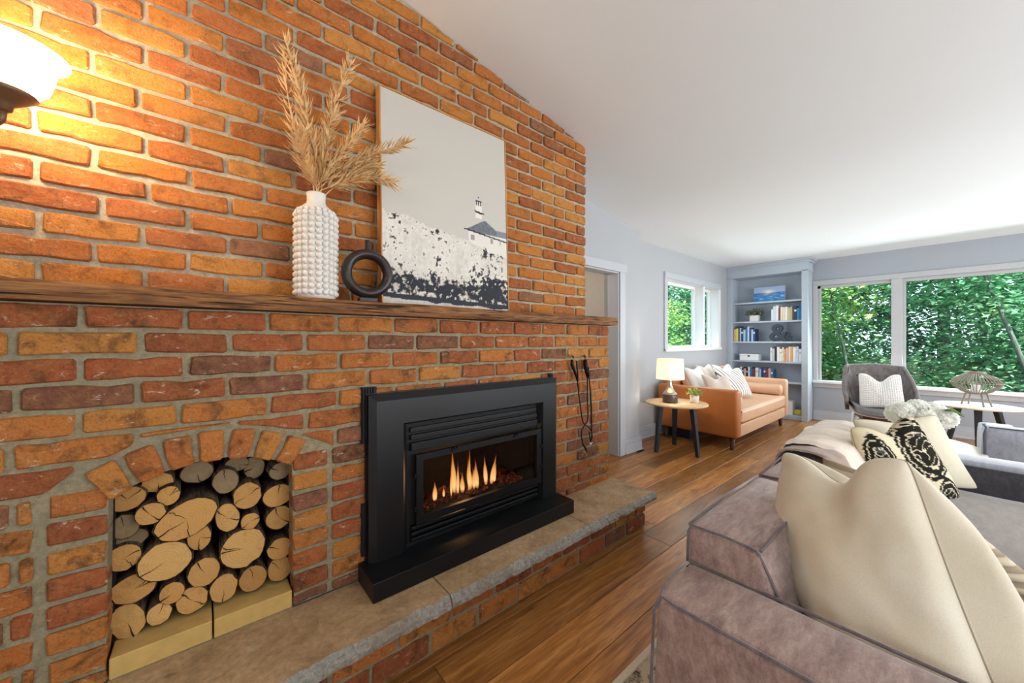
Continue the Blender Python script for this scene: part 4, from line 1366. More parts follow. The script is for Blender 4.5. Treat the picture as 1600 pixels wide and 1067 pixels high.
# far arm
S(soft_box('arm', hexa(3.10, 3.27, -0.92, .50, .05, .602), M_VELVETDARK, .03, 4, .008))  # far arm in a darker tone than the rest of the sofa
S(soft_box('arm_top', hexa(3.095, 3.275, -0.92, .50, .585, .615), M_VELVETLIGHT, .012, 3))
# back sections: outer face, flat top, slanted front
for i, (a, b) in enumerate(((1.104, 1.725), (1.732, 2.41), (2.417, 3.09))):
    o = S(soft_box('back_section', [(a, .17, .29), (b, .17, .29), (b, .506, .05), (a, .506, .05), (a, .318, .695), (b, .318, .695), (b, .503, .70), (a, .503, .70)], M_VELVET, .022, 4, .010))
    piping([(a + .004, .506, .10), (a + .002, .507, .45), (a + .006, .503, .68), (a + .02, .496, .700)])
    piping([(a + .01, .500, .703), ((a + b) / 2, .506, .706), (b - .01, .500, .703)])
    piping([(a + .006, .500, .702), (a + .004, .41, .706), (a + .006, .325, .700), (a + .006, .285, .62), (a + .006, .245, .52), (a + .006, .2, .40)])
    piping([(a + .01, .318, .700), ((a + b) / 2, .316, .704), (b - .01, .318, .700)])
for x, y in ((.95, .42), (.95, -.82), (3.2, .42), (3.2, -.82)):
    S(box('leg', x - .025, x + .025, y - .025, y + .025, 0.0, .055, M_DARKLEG))

# throw folded over the far back section
def throw(name, label, x0, x1, z, yo, yi, drop_o, drop_i, mat, cat='throw', seed=0, t=0.012):
    n, prof = 44, []
    prof = [(yo + .012, z - drop_o), (yo + .016, z - drop_o * .5), (yo + .012, z - .02), (yo - .004, z + .016), (yo - .03, z + .028), ((yo + yi) / 2, z + .036), (yi + .035, z + .028), (yi + .004, z + .010), (yi - .014, z - .02), (yi - .05, z - drop_i * .6), (yi - .08, z - drop_i)]
    # resample
    rs = []
    for (a, b) in zip(prof, prof[1:]):
        for k in range(4): rs.append((a[0] + (b[0] - a[0]) * k / 4, a[1] + (b[1] - a[1]) * k / 4))
    rs.append(prof[-1])
    bm = bmesh.new(); G = []
    for s in (1, 0):
        gg = []
        for i in range(n + 1):
            col = []
            for j, (y, zz) in enumerate(rs):
                x = x0 + (x1 - x0) * i / n
                q = Vector((x * 5, y * 5, zz * 5 + seed))
                h = noise.noise(q) * .012 + noise.noise(q * 3.1) * .005
                endf = min(1, min(i, n - i) / 2.0)
                x += noise.noise(Vector((j * .35, i * .01, seed))) * .02 * (1 - endf)
                off = s * t * endf
                cy = (yo + yi) / 2
                dy = (y - cy); l = math.hypot(dy, .1)
                col.append(bm.verts.new((x, y + dy / l * (off + h), zz + .1 / l * (off + h) * 1.0)))
            gg.append(col)
        G.append(gg)
    m = len(rs)
    for i in range(n):
        for j in range(m - 1):
            bm.faces.new((G[0][i][j], G[0][i + 1][j], G[0][i + 1][j + 1], G[0][i][j + 1]))
            bm.faces.new((G[1][i][j], G[1][i][j + 1], G[1][i + 1][j + 1], G[1][i + 1][j]))
        for j in (0, m - 1): bm.faces.new((G[0][i][j], G[0][i + 1][j], G[1][i + 1][j], G[1][i][j]))
    for i in (0, n):
        for j in range(m - 1): bm.faces.new((G[0][i][j], G[0][i][j + 1], G[1][i][j + 1], G[1][i][j]))
    o = bm_obj(name, bm, mat, smooth=True)
    return tag(o, label, cat)
throw('folded_throw', 'cream throw blanket draped over the far end of the sofa back', 2.18, 3.00, .722, .518, .30, .12, .16, plain('cream_throw', '#E6DACB', .95, 0, .06, 40, .5, .1, .3), seed=3)
throw('folded_throw', 'taupe edge of a second blanket layer under the cream throw', 2.06, 2.20, .712, .514, .31, .08, .12, plain('taupe_throw', '#A69285', .95, 0, .08, 40, .5, .1, .3), seed=9, t=.008)

# big cream pillow
big, P = pillow('cream_pillow', [(1.63, .40, .845), (1.40, .070, .950), (1.10, -.10, .47), (1.16, .17, .46)], .22, M_CREAM,
    'large plain cream pillow leaning in the near corner of the sofa', rim_mat=M_SEAM, rim_r=.0022, nu=40, backvec=(.03, -.20, .02), bulge_left=.10, chop=.085, pin=.03, wr=.011, seed=2, power=.40)
# ribbed beige cushion behind it
rib = NT('ribbed_beige'); rp = rib.coord('Object')
wv = rib.new('ShaderNodeTexWave', bands_direction='Z'); rib.l.new(rp, wv.inputs['Vector']); wv.inputs['Scale'].default_value = 9; wv.inputs['Distortion'].default_value = 1.2
rib.set(Base_Color=rib.mix(rib.ramp(wv.outputs['Fac'], [(.35, 0.0), (.6, 1.0)]), '#A2937A', '#D2C5AB'), Roughness=.95); rib.bump(wv.outputs['Fac'], .8, .01)
pillow('ribbed_cushion', [(1.925, .345, .785), (1.77, .03, .76), (1.82, -.24, .50), (1.72, .22, .47)], .15, rib.m, 'ribbed beige cushion half hidden behind the large cream pillow', nu=20, pin=.03, seed=8)
# ikat pillow
def ikat_col(P_):
    black = np.array(lin('#26241F')[:3]); base = np.array(lin('#DDD2B4')[:3]); grey = np.array(lin('#4E5560')[:3])
    return black, base, grey
def make_ikat():
    cs = [(2.38, .315, .832), (2.62, .118, .890), (2.70, -.038, .515), (2.40, .24, .47)]
    o, P = pillow('ikat_pillow', cs, .15, M_IKAT, 'cream pillow with black ikat medallions beside the large cream pillow', rim_mat=M_SEAM, rim_r=.002, nu=124, chop=.05, pin=.03, wr=.003, seed=5)
    A, B, Cc, D = [Vector(c) for c in cs]; cen = (A + B + Cc + D) / 4
    me = o.data
    ax = (B - A + Cc - D) * .5; dn = (D - A + Cc - B) * .5
    lx, ly = ax.length, dn.length
    nrm = ax.cross(dn).normalized()
    # solve p = u*ax + v*dn in the pillow plane
    G = np.array([[ax.dot(ax), ax.dot(dn)], [ax.dot(dn), dn.dot(dn)]]); Gi = np.linalg.inv(G)
    black, base, grey = ikat_col(None)
    def shape(u, v, cu, cv, ru, rv, seed):
        jag = 0.10 * noise.noise(Vector((u * 3, v * 40, seed))) + .07 * noise.noise(Vector((u * 10, v * 90, seed + 4)))
        d = math.hypot((u - cu) / ru, (v - cv) / rv) + jag
        if d > 1: return None
        band = d
        if band > .86: return black
        if band > .80: return base
        if band > .60: return black
        if band > .545: return base
        # inner lattice
        a = abs(math.sin((u - cu) * 16 + 5 * (v - cv))) + abs(math.sin((v - cv) * 14 + 4 * (u - cu))) * .6
        n = noise.noise(Vector((u * 12, v * 30, seed)))
        n3 = noise.noise(Vector((u * 9 + v * 3, v * 11, seed + 2)))
        if abs(n3) < .045 or a + n * .5 < .12: return base
        return grey if (v < cv - .12 * rv / .3 and n > .05) else black
    def fn(i, co):
        p = np.array([co.dot(ax), co.dot(dn)]); u, v = Gi @ p; u += .5; v += .5
        for a in ((.20, .50, .15, .38, 1), (.74, .36, .29, .37, 2), (.84, .99, .17, .27, 3)):
            c = shape(u, v, *a)
            if c is not None: return c
        return base
    set_cols(me, fn)
make_ikat()
pillow('plain_pillow', [(2.62, .34, .838), (2.93, .045, .868), (3.085, -.10, .475), (2.72, .26, .47)], .12, plain('cream_cotton', '#D9D2BC', .95, 0, .05, 40, .3, .1, .3),
    'plain cream pillow standing behind the black ikat one', rim_mat=M_SEAM, rim_r=.002, nu=26, chop=.02, pin=.05, seed=4)

# rug
def rug():
    k = NT('distressed_rug'); p = k.coord('Position')
    n = k.noise(p, 45, 6, .75, .4); vor = k.new('ShaderNodeTexVoronoi'); vor.inputs['Scale'].default_value = 26; k.l.new(p, vor.inputs['Vector'])
    v = k.math('ADD', n, k.math('MULTIPLY', vor.outputs['Distance'], .35))
    k.set(Base_Color=k.ramp(v, [(.50, '#3A352F'), (.60, '#8F8270'), (.70, '#C9BCA4')]), Roughness=1.0); k.bump(k.noise(p, 300, 2), .6, .004)
    t = thing('area_rug', (2.4, -.5, 0), 'cream bordered patterned rug under the sectional sofa', 'rug')
    box('field', -1.30, 1.75, -1.6, 1.262, 0.0, .011, k.m, t, .002, 1)
    m = plain('rug_border', '#D8CDB8', 1.0, 0, .12, 120, .5, .1)
    box('border', -1.33, 1.75, 1.262, 1.29, 0.0, .0125, m, t, .003, 1)
    box('border', -1.36, -1.30, -1.6, 1.29, 0.0, .0125, m, t, .003, 1)
rug()

# second sofa piece on the right
sec = thing('grey_velvet_armchair', (4.55, -.75, 0), 'low silver grey velvet armchair at the right edge behind the sofa', 'armchair')
for nm, h, m in (('base', hexa(-.40, .50, -.55, .52, .05, .32), M_VELVETLIGHT), ('seat_cushion', hexa(-.24, .50, -.40, .40, .32, .47), M_VELVETLIGHT),
                 ('backrest', hexa(-.40, -.20, -.60, .60, .30, .64), M_VELVETLIGHT), ('arm', hexa(-.2, .50, .42, .60, .30, .56), M_VELVETLIGHT), ('arm', hexa(-.2, .50, -.60, -.42, .30, .56), M_VELVETLIGHT)):
    o = soft_box(nm, h, m, .03, 4, .012 if nm != 'base' else 0); o.parent = sec
tube('piping', [(-.395, .595, .33), (-.397, .60, .60), (-.385, .59, .645), (-.30, .60, .652), (-.21, .59, .645), (-.2, .60, .60)], .005, plain('navy_piping', '#4E5566', .8), sec)
tube('piping', [(-.385, .58, .648), (-.392, 0, .655), (-.385, -.58, .648)], .005, M_PIPING, sec)
for x in (-.33, .43):
    for y in (-.5, .5): box('leg', x - .02, x + .02, y - .02, y + .02, 0, .055, M_DARKLEG, sec)

# coffee table with flowers
ct = thing('coffee_table', (4.22, .34, 0), 'round pale topped coffee table beyond the sofa arm', 'coffee table')
lathe('table_top', [(.50, .435), (.515, .442), (.515, .452), (.50, .458)], plain('pale_top', '#E6DDCC', .35, 0, .05, 6), ct, seg=64)
lathe('table_base', [(.22, 0), (.23, .02), (.06, .04), (.05, .41), (.18, .435)], M_DARKLEG, ct, seg=32)
def flowers():
    fx, fy = 4.15, .14
    t = thing('hydrangea_bouquet', (fx, fy, .46), 'white hydrangea bouquet with green leaves behind the sofa pillows', 'flowers')
    rr = random.Random(8)
    heads = [(-.10, .09, .25), (-.03, .02, .27), (.01, -.06, .255), (-.08, -.02, .21), (.03, .08, .235), (-.01, -.11, .22), (.0, .13, .22)]
    for h in heads:
        bm = bmesh.new()
        bmesh.ops.create_icosphere(bm, subdivisions=2, radius=.052, matrix=Matrix.Translation(Vector(h)))
        for k in range(130):
            d = Vector((rr.gauss(0, 1), rr.gauss(0, 1), rr.gauss(.2, 1))).normalized()
            c = Vector(h) + d * .062 * rr.uniform(.92, 1.08)
            s = d.orthogonal().normalized(); s.rotate(Matrix.Rotation(rr.uniform(0, 6), 3, d)); q = d.cross(s)
            for e in range(4):
                a = e * pi / 2
                u = s * cos(a) + q * sin(a); w = q * cos(a) - s * sin(a)
                r_ = .020
                bm.faces.new([bm.verts.new(p) for p in (c, c + u * r_ * .6 + w * r_ * .5 + d * .004, c + u * r_ + d * .011, c + u * r_ * .6 - w * r_ * .5 + d * .004)])
        bm_obj('flower_head', bm, M_PETAL, t)
        tube('stem', [(h[0] * .2, h[1] * .2, .05), (h[0] * .6, h[1] * .6, .16), (h[0], h[1], h[2] - .05)], .003, M_GREEN, t, 5)
    for a, z, L_ in ((2.6, .19, .10), (3.6, .20, .11), (-1.2, .25, .13), (-.4, .22, .12), (1.3, .2, .12), (-1.9, .28, .12)):
        bm = bmesh.new(); u = Vector((cos(a), sin(a), 0)); w = Vector((-sin(a), cos(a), 0)); b0 = Vector((0, 0, z)) + u * .1
        pts = [b0, b0 + u * L_ * .4 + w * .04 + Vector((0, 0, .02)), b0 + u * L_ + Vector((0, 0, -.02)), b0 + u * L_ * .4 - w * .04 + Vector((0, 0, .02))]
        v = [bm.verts.new(p) for p in pts]; mid = bm.verts.new(b0 + u * L_ * .45)
        for i in range(4): bm.faces.new((v[i], v[(i + 1) % 4], mid))
        bm_obj('leaf', bm, M_GREEN, t)
    v = lathe('flower_vase', [(.05, 0), (.065, .01), (.07, .06), (.05, .13), (.042, .16), (.047, .17), (.038, .165), (.04, .12)], M_CERAMIC, None, (fx, fy, .4585), 32, capt=False)
    tag(v, 'white vase on the round coffee table holding the hydrangeas', 'vase')
    v.location = (fx, fy, .4585)
flowers()

# ================================================================== SIDE TABLES
def side_table(loc, label, R, H, feet, top_r, mat_top, thick=.022, group='round side tables with three dark legs'):
    t = thing('side_table', loc, label, 'side table', group)
    lathe('table_top', [(R - .02, H - thick), (R - .004, H - thick + .004), (R, H - .008), (R - .004, H)], mat_top, t, seg=72)
    for fx, fy in feet:
        l = math.hypot(fx, fy); u = Vector((fx, fy, 0)) / l
        tp = u * top_r + Vector((0, 0, H - thick)); bt = Vector((fx, fy, 0))
        bm = bmesh.new(); w = Vector((-u.y, u.x, 0))
        a, b = .026, .021
        vs = []
        for c, s in ((bt, .85), (tp, 1.15)):
            for i, j in ((-1, -1), (1, -1), (1, 1), (-1, 1)): vs.append(bm.verts.new(c + w * a * i * s + u * b * j * s))
        for f in ((3, 2, 1, 0), (4, 5, 6, 7), (0, 1, 5, 4), (1, 2, 6, 5), (2, 3, 7, 6), (3, 0, 4, 7)): bm.faces.new([vs[k] for k in f])
        bmesh.ops.bevel(bm, geom=bm.edges[:], offset=.004, segments=2, affect='EDGES')
        bm_obj('leg', bm, M_DARKLEG, t)
    return t
side_table((4.085, 1.985, 0), 'round oak side table with three black legs beside the leather sofa', .325, .552, ((-.03, -.25), (-.20, .13), (.245, .145)), .19, M_TABLETOP)
side_table((6.83, -.20, 0), 'round pale side table with three dark legs under the picture window', .34, .50, ((-.26, .0), (.22, .22), (.22, -.23)), .19, plain('birch_top', '#E5DCC6', .4, 0, .06, 6), .02)

def table_lamp():
    x, y, z = 4.03, 2.03, .5525
    t = thing('table_lamp', (x, y, z), 'lit table lamp with cream drum shade on the oak side table', 'lamp')
    lathe('base', [(.076, 0), (.080, .004), (.080, .088), (.078, .092)], M_GLAZED, t, seg=36)
    lathe('body', [(.078, .0925), (.075, .10), (.055, .125), (.03, .16), (.022, .19), (.020, .24), (.022, .27), (.012, .275), (.010, .33)], M_SILVER, t, seg=36)
    k = NT('lampshade'); k.set(Base_Color='#F2EADB', Roughness=.9); k.b.inputs['Emission Color'].default_value = (1, .82, .62, 1); k.b.inputs['Emission Strength'].default_value = .55
    tl = k.new('ShaderNodeBsdfTranslucent'); tl.inputs['Color'].default_value = lin('#F0E6D4'); mx = k.new('ShaderNodeMixShader'); mx.inputs[0].default_value = .45
    k.l.new(k.b.outputs[0], mx.inputs[1]); k.l.new(tl.outputs[0], mx.inputs[2]); k.l.new(mx.outputs[0], k.n['Material Output'].inputs['Surface'])
    s = lathe('lamp_shade', [(.148, .262), (.138, .49), (.1365, .49), (.1465, .262)], k.m, t, seg=48, capb=False, capt=False)
    tube('harp', [(-.137, 0, .47), (0, 0, .475), (.137, 0, .47)], .002, M_SILVER, t, 5)
    l = light('lamp_bulb', 'POINT', (0, 0, .38), (0, 0, 0), 6, (1.0, .82, .62), radius=.04); l.parent = t
table_lamp()

def leafy(name, parent, c, R, n, mat, L_=.03, seed=1, w=.010, flat=.6):
    rr = random.Random(seed); bm = bmesh.new()
    for k in range(n):
        d = Vector((rr.gauss(0, 1), rr.gauss(0, 1), abs(rr.gauss(0, 1)) * .9)).normalized()
        b = Vector(c) + Vector((d.x * R, d.y * R, d.z * R * flat)) * rr.uniform(.3, 1)
        s = (d + Vector((rr.gauss(0, .4), rr.gauss(0, .4), rr.gauss(.1, .4)))).normalized(); q = s.orthogonal().normalized()
        q.rotate(Matrix.Rotation(rr.uniform(0, 6), 3, s))
        ll = L_ * rr.uniform(.7, 1.2)
        v = [bm.verts.new(p) for p in (b, b + s * ll * .5 + q * w, b + s * ll, b + s * ll * .5 - q * w)]
        bm.faces.new(v)
    o = bm_obj(name, bm, mat, parent); o['kind'] = 'stuff'; return o
pp = thing('potted_plant', (4.20, 1.835, .5525), 'small pale green plant in a white pot beside the table lamp', 'plant')
lathe('pot', [(.036, 0), (.042, .004), (.048, .085), (.044, .086), (.042, .075)], M_CERAMIC, pp, seg=28)
leafy('leaves', pp, (0, 0, .09), .075, 160, M_PALEGREEN, .032, 3, .011, .9)

# power strip and cords by the wall
ps = box('power_bar', 4.02, 4.08, 2.44, 2.50, 0.0, .30, M_BLACKMATTE, bevel=.004); tag(ps, 'black power unit on the floor against the wall behind the side table', 'electronics')
tag(tube('white_cord', [(3.862, 2.52, .33), (3.95, 2.50, .30), (4.03, 2.47, .27)], .004, M_WHITE), 'thin white cord running along the wall to the black unit', 'cord')
tag(tube('lamp_cord', [(4.03, 2.12, .545), (4.01, 2.42, .50), (4.0, 2.50, .42), (3.94, 2.51, .25), (4.0, 2.49, .08), (4.03, 2.42, .02)], .003, M_SILVER), 'thin lamp cord hanging down the wall behind the side table', 'cord')

# ================================================================== LEATHER SOFA
ls = thing('leather_sofa', (5.55, 2.0, 0), 'tan leather sofa with bolsters under the small window', 'sofa')
def lsb(name, x0, x1, y0, y1, z0, z1, m, bv=.02, puff=0.0):
    o = soft_box(name, hexa(x0 - 5.55, x1 - 5.55, y0 - 2, y1 - 2, z0, z1), m, bv, 4, puff); o.parent = ls; return o
lsb('arm', 4.55, 4.68, 1.52, 2.46, .145, .685, M_LEATHER, .035)
lsb('arm', 6.43, 6.56, 1.52, 2.46, .145, .685, M_LEATHERPALELIT, .035)
lsb('base', 4.68, 6.43, 1.535, 2.44, .145, .285, M_LEATHERPALELIT, .015)
lsb('back', 4.68, 6.43, 2.30, 2.46, .28, .72, M_LEATHER, .03)
lsb('seat_cushion', 4.70, 6.41, 1.525, 2.30, .285, .455, M_LEATHERPALELIT, .035, .012)
for a, b in ((4.82, 5.54), (5.56, 6.28)):
    o, _ = pillow('back_cushion', [(a - 5.55, .29, .88 - .03), (b - 5.55, .29, .85), (b - 5.55, .12, .46), (a - 5.55, .12, .46)], .20, M_LEATHERPALELIT, None, parent=ls, nu=18, pin=.01, power=.3, seed=a)
for x in (4.755, 6.36):
    bm = bmesh.new(); add_lathe(bm, [(.02, -.36), (.055, -.355), (.075, -.34), (.078, -.30), (.078, .30), (.075, .34), (.055, .355), (.02, .36)], 0, 0, 0, 28)
    bmesh.ops.rotate(bm, verts=bm.verts, cent=(0, 0, 0), matrix=Matrix.Rotation(PI / 2, 3, 'X'))
    o = bm_obj('bolster', bm, M_LEATHERPALELIT, ls, (x - 5.55, -.09, .535), smooth=True)
for x, y in ((4.62, 1.60), (6.48, 1.60), (4.62, 2.38), (6.48, 2.38)):
    lathe('leg', [(.016, 0), (.020, .01), (.030, .15)], M_WALNUT, ls, (x - 5.55, y - 2, 0), 18)
# pillows on it
pillow('throw_pillow', [(4.82, 2.26, .90), (5.18, 2.20, .90), (5.16, 2.02, .50), (4.80, 2.06, .50)], .14, M_WHITEFAB, 'white pillow at the left end of the leather sofa against its back', nu=16, chop=.04)
pillow('throw_pillow', [(4.86, 2.05, .82), (5.16, 1.84, .80), (5.16, 1.72, .48), (4.84, 1.92, .47)], .16, M_LINEN, 'small cream pillow just behind the near arm of the leather sofa', nu=16, chop=.05, rim_mat=M_WHITEFAB, rim_r=.004)
def striped():
    k = NT('striped_cotton'); p = k.coord('Object')
    w_ = k.new('ShaderNodeTexWave', bands_direction='X'); k.l.new(k.mapping(p, (1, 1, 1), (0, radians(18), 0)), w_.inputs['Vector']); w_.inputs['Scale'].default_value = 7.5
    k.set(Base_Color=k.ramp(w_.outputs['Fac'], [(.10, '#6E6A68'), (.22, '#EFEAE4')]), Roughness=.95); k.bump(w_.outputs['Fac'], .3, .01)
    return k.m
pillow('striped_pillow', [(5.32, 2.10, .88), (5.80, 1.92, .87), (5.78, 1.74, .48), (5.28, 1.86, .47)], .16, striped(), 'white pillow with fine grey stripes in the middle of the leather sofa', nu=20, chop=.04)
pillow('throw_pillow', [(5.66, 2.24, .90), (6.10, 2.16, .90), (6.10, 2.0, .48), (5.66, 2.04, .48)], .14, M_WHITEFAB, 'white pillow behind the right side of the striped pillow', nu=16, chop=.07)
pillow('throw_pillow', [(5.18, 2.26, .91), (5.55, 2.22, .92), (5.52, 2.03, .48), (5.18, 2.06, .48)], .12, M_LINEN, 'cream pillow leaning on the sofa back left of the striped pillow', nu=16, chop=.03)
# dark bags under the sofa's near end
bg_ = box('storage_box', 4.72, 5.9, 2.12, 2.42, 0.0, .13, plain('navy_box', '#1B2433', .6), bevel=.01); tag(bg_, 'dark low storage box on the floor under the leather sofa', 'box')
# ================================================================== BOOKCASE
bc = thing('bookcase', (7.24, 1.96, 0), 'tall built-in blue grey bookcase in the far corner', 'bookcase')
def B(name, x0, x1, y0, y1, z0, z1, m=M_SHELF, bv=.003):
    return box(name, x0 - 7.24, x1 - 7.24, y0 - 1.96, y1 - 1.96, z0, z1, m, bc, bv, 1)
B('back_panel', 7.40, 7.418, 1.42, 2.525, .0, 2.50)
B('side_panel', 7.08, 7.40, 1.405, 1.47, .0, 2.45); B('side_panel', 7.08, 7.40, 2.45, 2.525, .0, 2.45)
B('pilaster', 7.060, 7.082, 1.395, 1.475, 0, 2.33); B('pilaster', 7.060, 7.082, 2.445, 2.528, 0, 2.33)
B('header', 7.060, 7.40, 1.395, 2.528, 2.316, 2.46)
B('crown_moulding', 7.035, 7.40, 1.37, 2.528, 2.455, 2.485); B('crown_moulding', 7.015, 7.40, 1.35, 2.528, 2.485, 2.512)
B('base_panel', 7.085, 7.40, 1.47, 2.45, 0, .07)
SHZ = [1.889, 1.566, 1.230, .909, .589, .07]
for z in SHZ[:5]: B('shelf', 7.085, 7.40, 1.472, 2.448, z - .026, z, M_SHELF, .002)
# y for a pixel on the plane x=7.15 inside the bookcase
def by(px): return at(px, 500, x=7.16).y
ORD = ['first', 'second', 'third', 'fourth', 'fifth', 'sixth', 'seventh', 'eighth', 'ninth', 'tenth', 'eleventh', 'twelfth', 'thirteenth', 'fourteenth', 'fifteenth', 'sixteenth']
COL = {'white': '#E9E8E4', 'cream': '#E6D9B8', 'tan': '#CDB48B', 'grey': '#B9BDC4', 'pink': '#D8A9A0', 'black': '#23252B', 'navy': '#22355C', 'blue': '#2F6EA8', 'teal': '#2E8FB4',
       'light blue': '#9CC3E0', 'yellow': '#E0CC5A', 'green': '#A7B98F', 'orange': '#E0A05E', 'brown': '#6E4A3A', 'purple': '#5B4A78', 'maroon': '#7A3B44', 'pale blue': '#C9D8E8'}
def book(y, z, w, h, dpt, cname, label, group, lean=0.0):
    t = thing('book', (7.13, y, z), label, 'book', group)
    m = plain('book_' + cname.replace(' ', '_'), COL[cname], .5, 0, .08, 20)
    if (m.name + '_') not in MATS: MATS[m.name + '_'] = True
    bm = bmesh.new(); add_box(bm, 0, dpt, -w / 2, -w / 2 + .0025, 0, h); add_box(bm, 0, dpt, w / 2 - .0025, w / 2, 0, h); add_box(bm, -.002, .003, -w / 2, w / 2, 0, h, .0015, 1)
    bm_obj('cover', bm, m, t)
    bm = bmesh.new(); add_box(bm, .0035, dpt - .004, -w / 2 + .003, w / 2 - .003, .003, h - .004); bm_obj('pages', bm, plain('paper', '#EDE7D8', .9), t)
    t.rotation_euler = (lean, 0, 0)
    # coloured title band printed on the spine
    band = 'white' if cname in ('navy', 'blue', 'teal', 'black', 'brown', 'purple', 'maroon') else 'grey'
    if int(h * 1e4) % 3: return
    bm = bmesh.new(); add_box(bm, -.0026, -.0018, -w / 2 + .004, w / 2 - .004, h * .62, h * .76); bm_obj('spine_label', bm, plain('book_' + band, COL[band], .5, 0, .08, 20), t)
def row(px0, px1, z, cols, h0, h1, shelfname, group, seed, extra=''):
    rr = random.Random(seed)
    ya, yb = by(px0), by(px1); n = len(cols); ws = [rr.uniform(.7, 1.3) for _ in range(n)]; s = sum(ws); y = ya
    for i, (c, w_) in enumerate(zip(cols, ws)):
        w = abs(yb - ya) * w_ / s; y -= w / 2
        book(y, z + .0005, w - .002, rr.uniform(h0, h1), rr.uniform(.15, .2), c, f'{c} book, {ORD[i]} from left, {shelfname}', group)
        y -= w / 2
row(1206, 1254, 1.566, ['white', 'pale blue', 'white', 'maroon', 'cream', 'cream', 'white', 'tan', 'green', 'brown', 'navy', 'teal', 'blue'], .19, .25, 'on the shelf below the painting', 'books on the second shelf at right', 1)
row(1147.5, 1181, 1.230, ['tan', 'yellow', 'black', 'light blue', 'navy', 'light blue', 'blue', 'pale blue', 'navy', 'light blue', 'navy'], .20, .26, 'left of the ampersand', 'books on the third shelf at left', 2)
row(1204.5, 1253.5, .909, ['white', 'grey', 'black', 'white', 'white', 'cream', 'orange', 'pink', 'cream', 'orange', 'white', 'pale blue', 'white'], .20, .245, 'right of the white box', 'books on the fourth shelf at right', 3)
row(1157, 1186, .589, ['white', 'navy', 'pink', 'black', 'white', 'blue', 'maroon', 'white'], .17, .21, 'behind the sofa pillows on the low shelf', 'books on the fifth shelf at left', 4)
row(1187, 1209, .589, ['light blue', 'navy', 'purple', 'maroon', 'pink', 'blue'], .18, .21, 'at the right end of the low shelf row', 'books on the fifth shelf at right', 5)
# painting on the top shelf
def seascape():
    yc = (by(1176) + by(1225)) / 2
    W = abs(by(1225) - by(1176)); H = .255
    t = thing('seascape_painting', (7.20, yc, 1.8895), 'small sunset seascape painting leaning on the top shelf', 'picture')
    t.rotation_euler = (0, radians(8), radians(0))
    nx, nz = 60, 40
    vs = [(-.001, W / 2 - W * i / nx, H * j / nz) for j in range(nz + 1) for i in range(nx + 1)]
    fs = [(j * (nx + 1) + i, j * (nx + 1) + i + 1, (j + 1) * (nx + 1) + i + 1, (j + 1) * (nx + 1) + i) for j in range(nz) for i in range(nx)]
    me = bpy.data.meshes.new('painted_canvas'); me.from_pydata(vs, [], fs); me.update()
    L3 = lambda h: np.array(lin(h)[:3])
    def fn(i, co):
        u = .5 - co.y / W; v = co.z / H
        n = noise.noise(Vector((u * 6, v * 22, 1))); 
        if v < .50: c = L3('#3E86C0') * (1 - .4 * max(0, n)) + L3('#9CC6E4') * max(0, n) * 1.2
        elif v < .62: c = L3('#4A6BA8') + L3('#C9A9B4') * max(0, n) * .8
        else: c = L3('#9DBBE0') * (1 - max(0, n)) + L3('#D9B8C4') * max(0, n)
        s = math.exp(-((u - .48) ** 2 / .025 + (v - .66) ** 2 / .012)); c = c * (1 - s) + L3('#FFF0D0') * s
        return np.clip(c, 0, 1)
    set_cols(me, fn); link('painted_canvas', me, M_PRINT, t)
    box('stretcher', 0, .018, -W / 2, W / 2, 0, H, M_WHITE, t)
seascape()
# potted plant, ampersands, white box
pl = thing('shelf_plant', (7.21, by(1178), 1.5665), 'dusty green plant in a square white pot on the second shelf', 'plant')
box('pot', -.055, .055, -.065, .065, 0, .105, M_CERAMIC, pl, .004, 2)
leafy('leaves', pl, (0, 0, .11), .125, 260, M_DUSTY, .045, 5, .014, .75)
def amper(px, z, size, label, depth):
    cu = bpy.data.curves.new('ampersand', 'FONT'); cu.body = '&'; cu.size = size; cu.extrude = depth; cu.bevel_depth = size * .012; cu.offset = size * .02
    cu.align_x = 'CENTER'
    tmp = bpy.data.objects.new('tmp', cu); C.objects.link(tmp)
    dg = bpy.context.evaluated_depsgraph_get()
    me = bpy.data.meshes.new_from_object(tmp.evaluated_get(dg)); bpy.data.objects.remove(tmp)
    zs = [v.co.y for v in me.vertices]; mn = min(zs)
    for v in me.vertices: v.co = Vector((v.co.z, -v.co.x, v.co.y - mn))
    me.materials.clear()
    o = link('ampersand_sign', me, M_NAVYMETAL, None, (7.20, by(px), z + .0005)); tag(o, label, 'decoration')
amper(1215, 1.230, .38, 'large charcoal ampersand ornament on the middle shelf', .022)
amper(1230, 1.230, .20, 'small charcoal ampersand ornament right of the large one', .012)
wb = thing('storage_box', (7.21, (by(1157) + by(1186)) / 2, .9095), 'white lidded box with a small clasp on the fourth shelf', 'box')
wW = abs(by(1186) - by(1157))
box('body', -.09, .09, -wW / 2, wW / 2, 0, .075, M_WHITE, wb, .004, 2); box('lid', -.093, .093, -wW / 2 - .003, wW / 2 + .003, .076, .105, M_WHITE, wb, .004, 2)
box('clasp', -.098, -.092, -.018, .018, .06, .085, M_GLAZED, wb, .002, 1)
yb_ = tag(box('yellow_toy', 7.16, 7.24, 1.50, 1.60, .0705, .15, plain('yellow_plastic', '#D9D23E', .5, 0, .15, 30), bevel=.02, seg=3), 'small yellow object on the bottom shelf behind the leather sofa', 'ornament')
wb2 = tag(box('paper_box', 7.12, 7.32, 1.60, 1.78, .0705, .28, M_WHITE, bevel=.004), 'plain white box on the bottom shelf beside the yellow object', 'box')

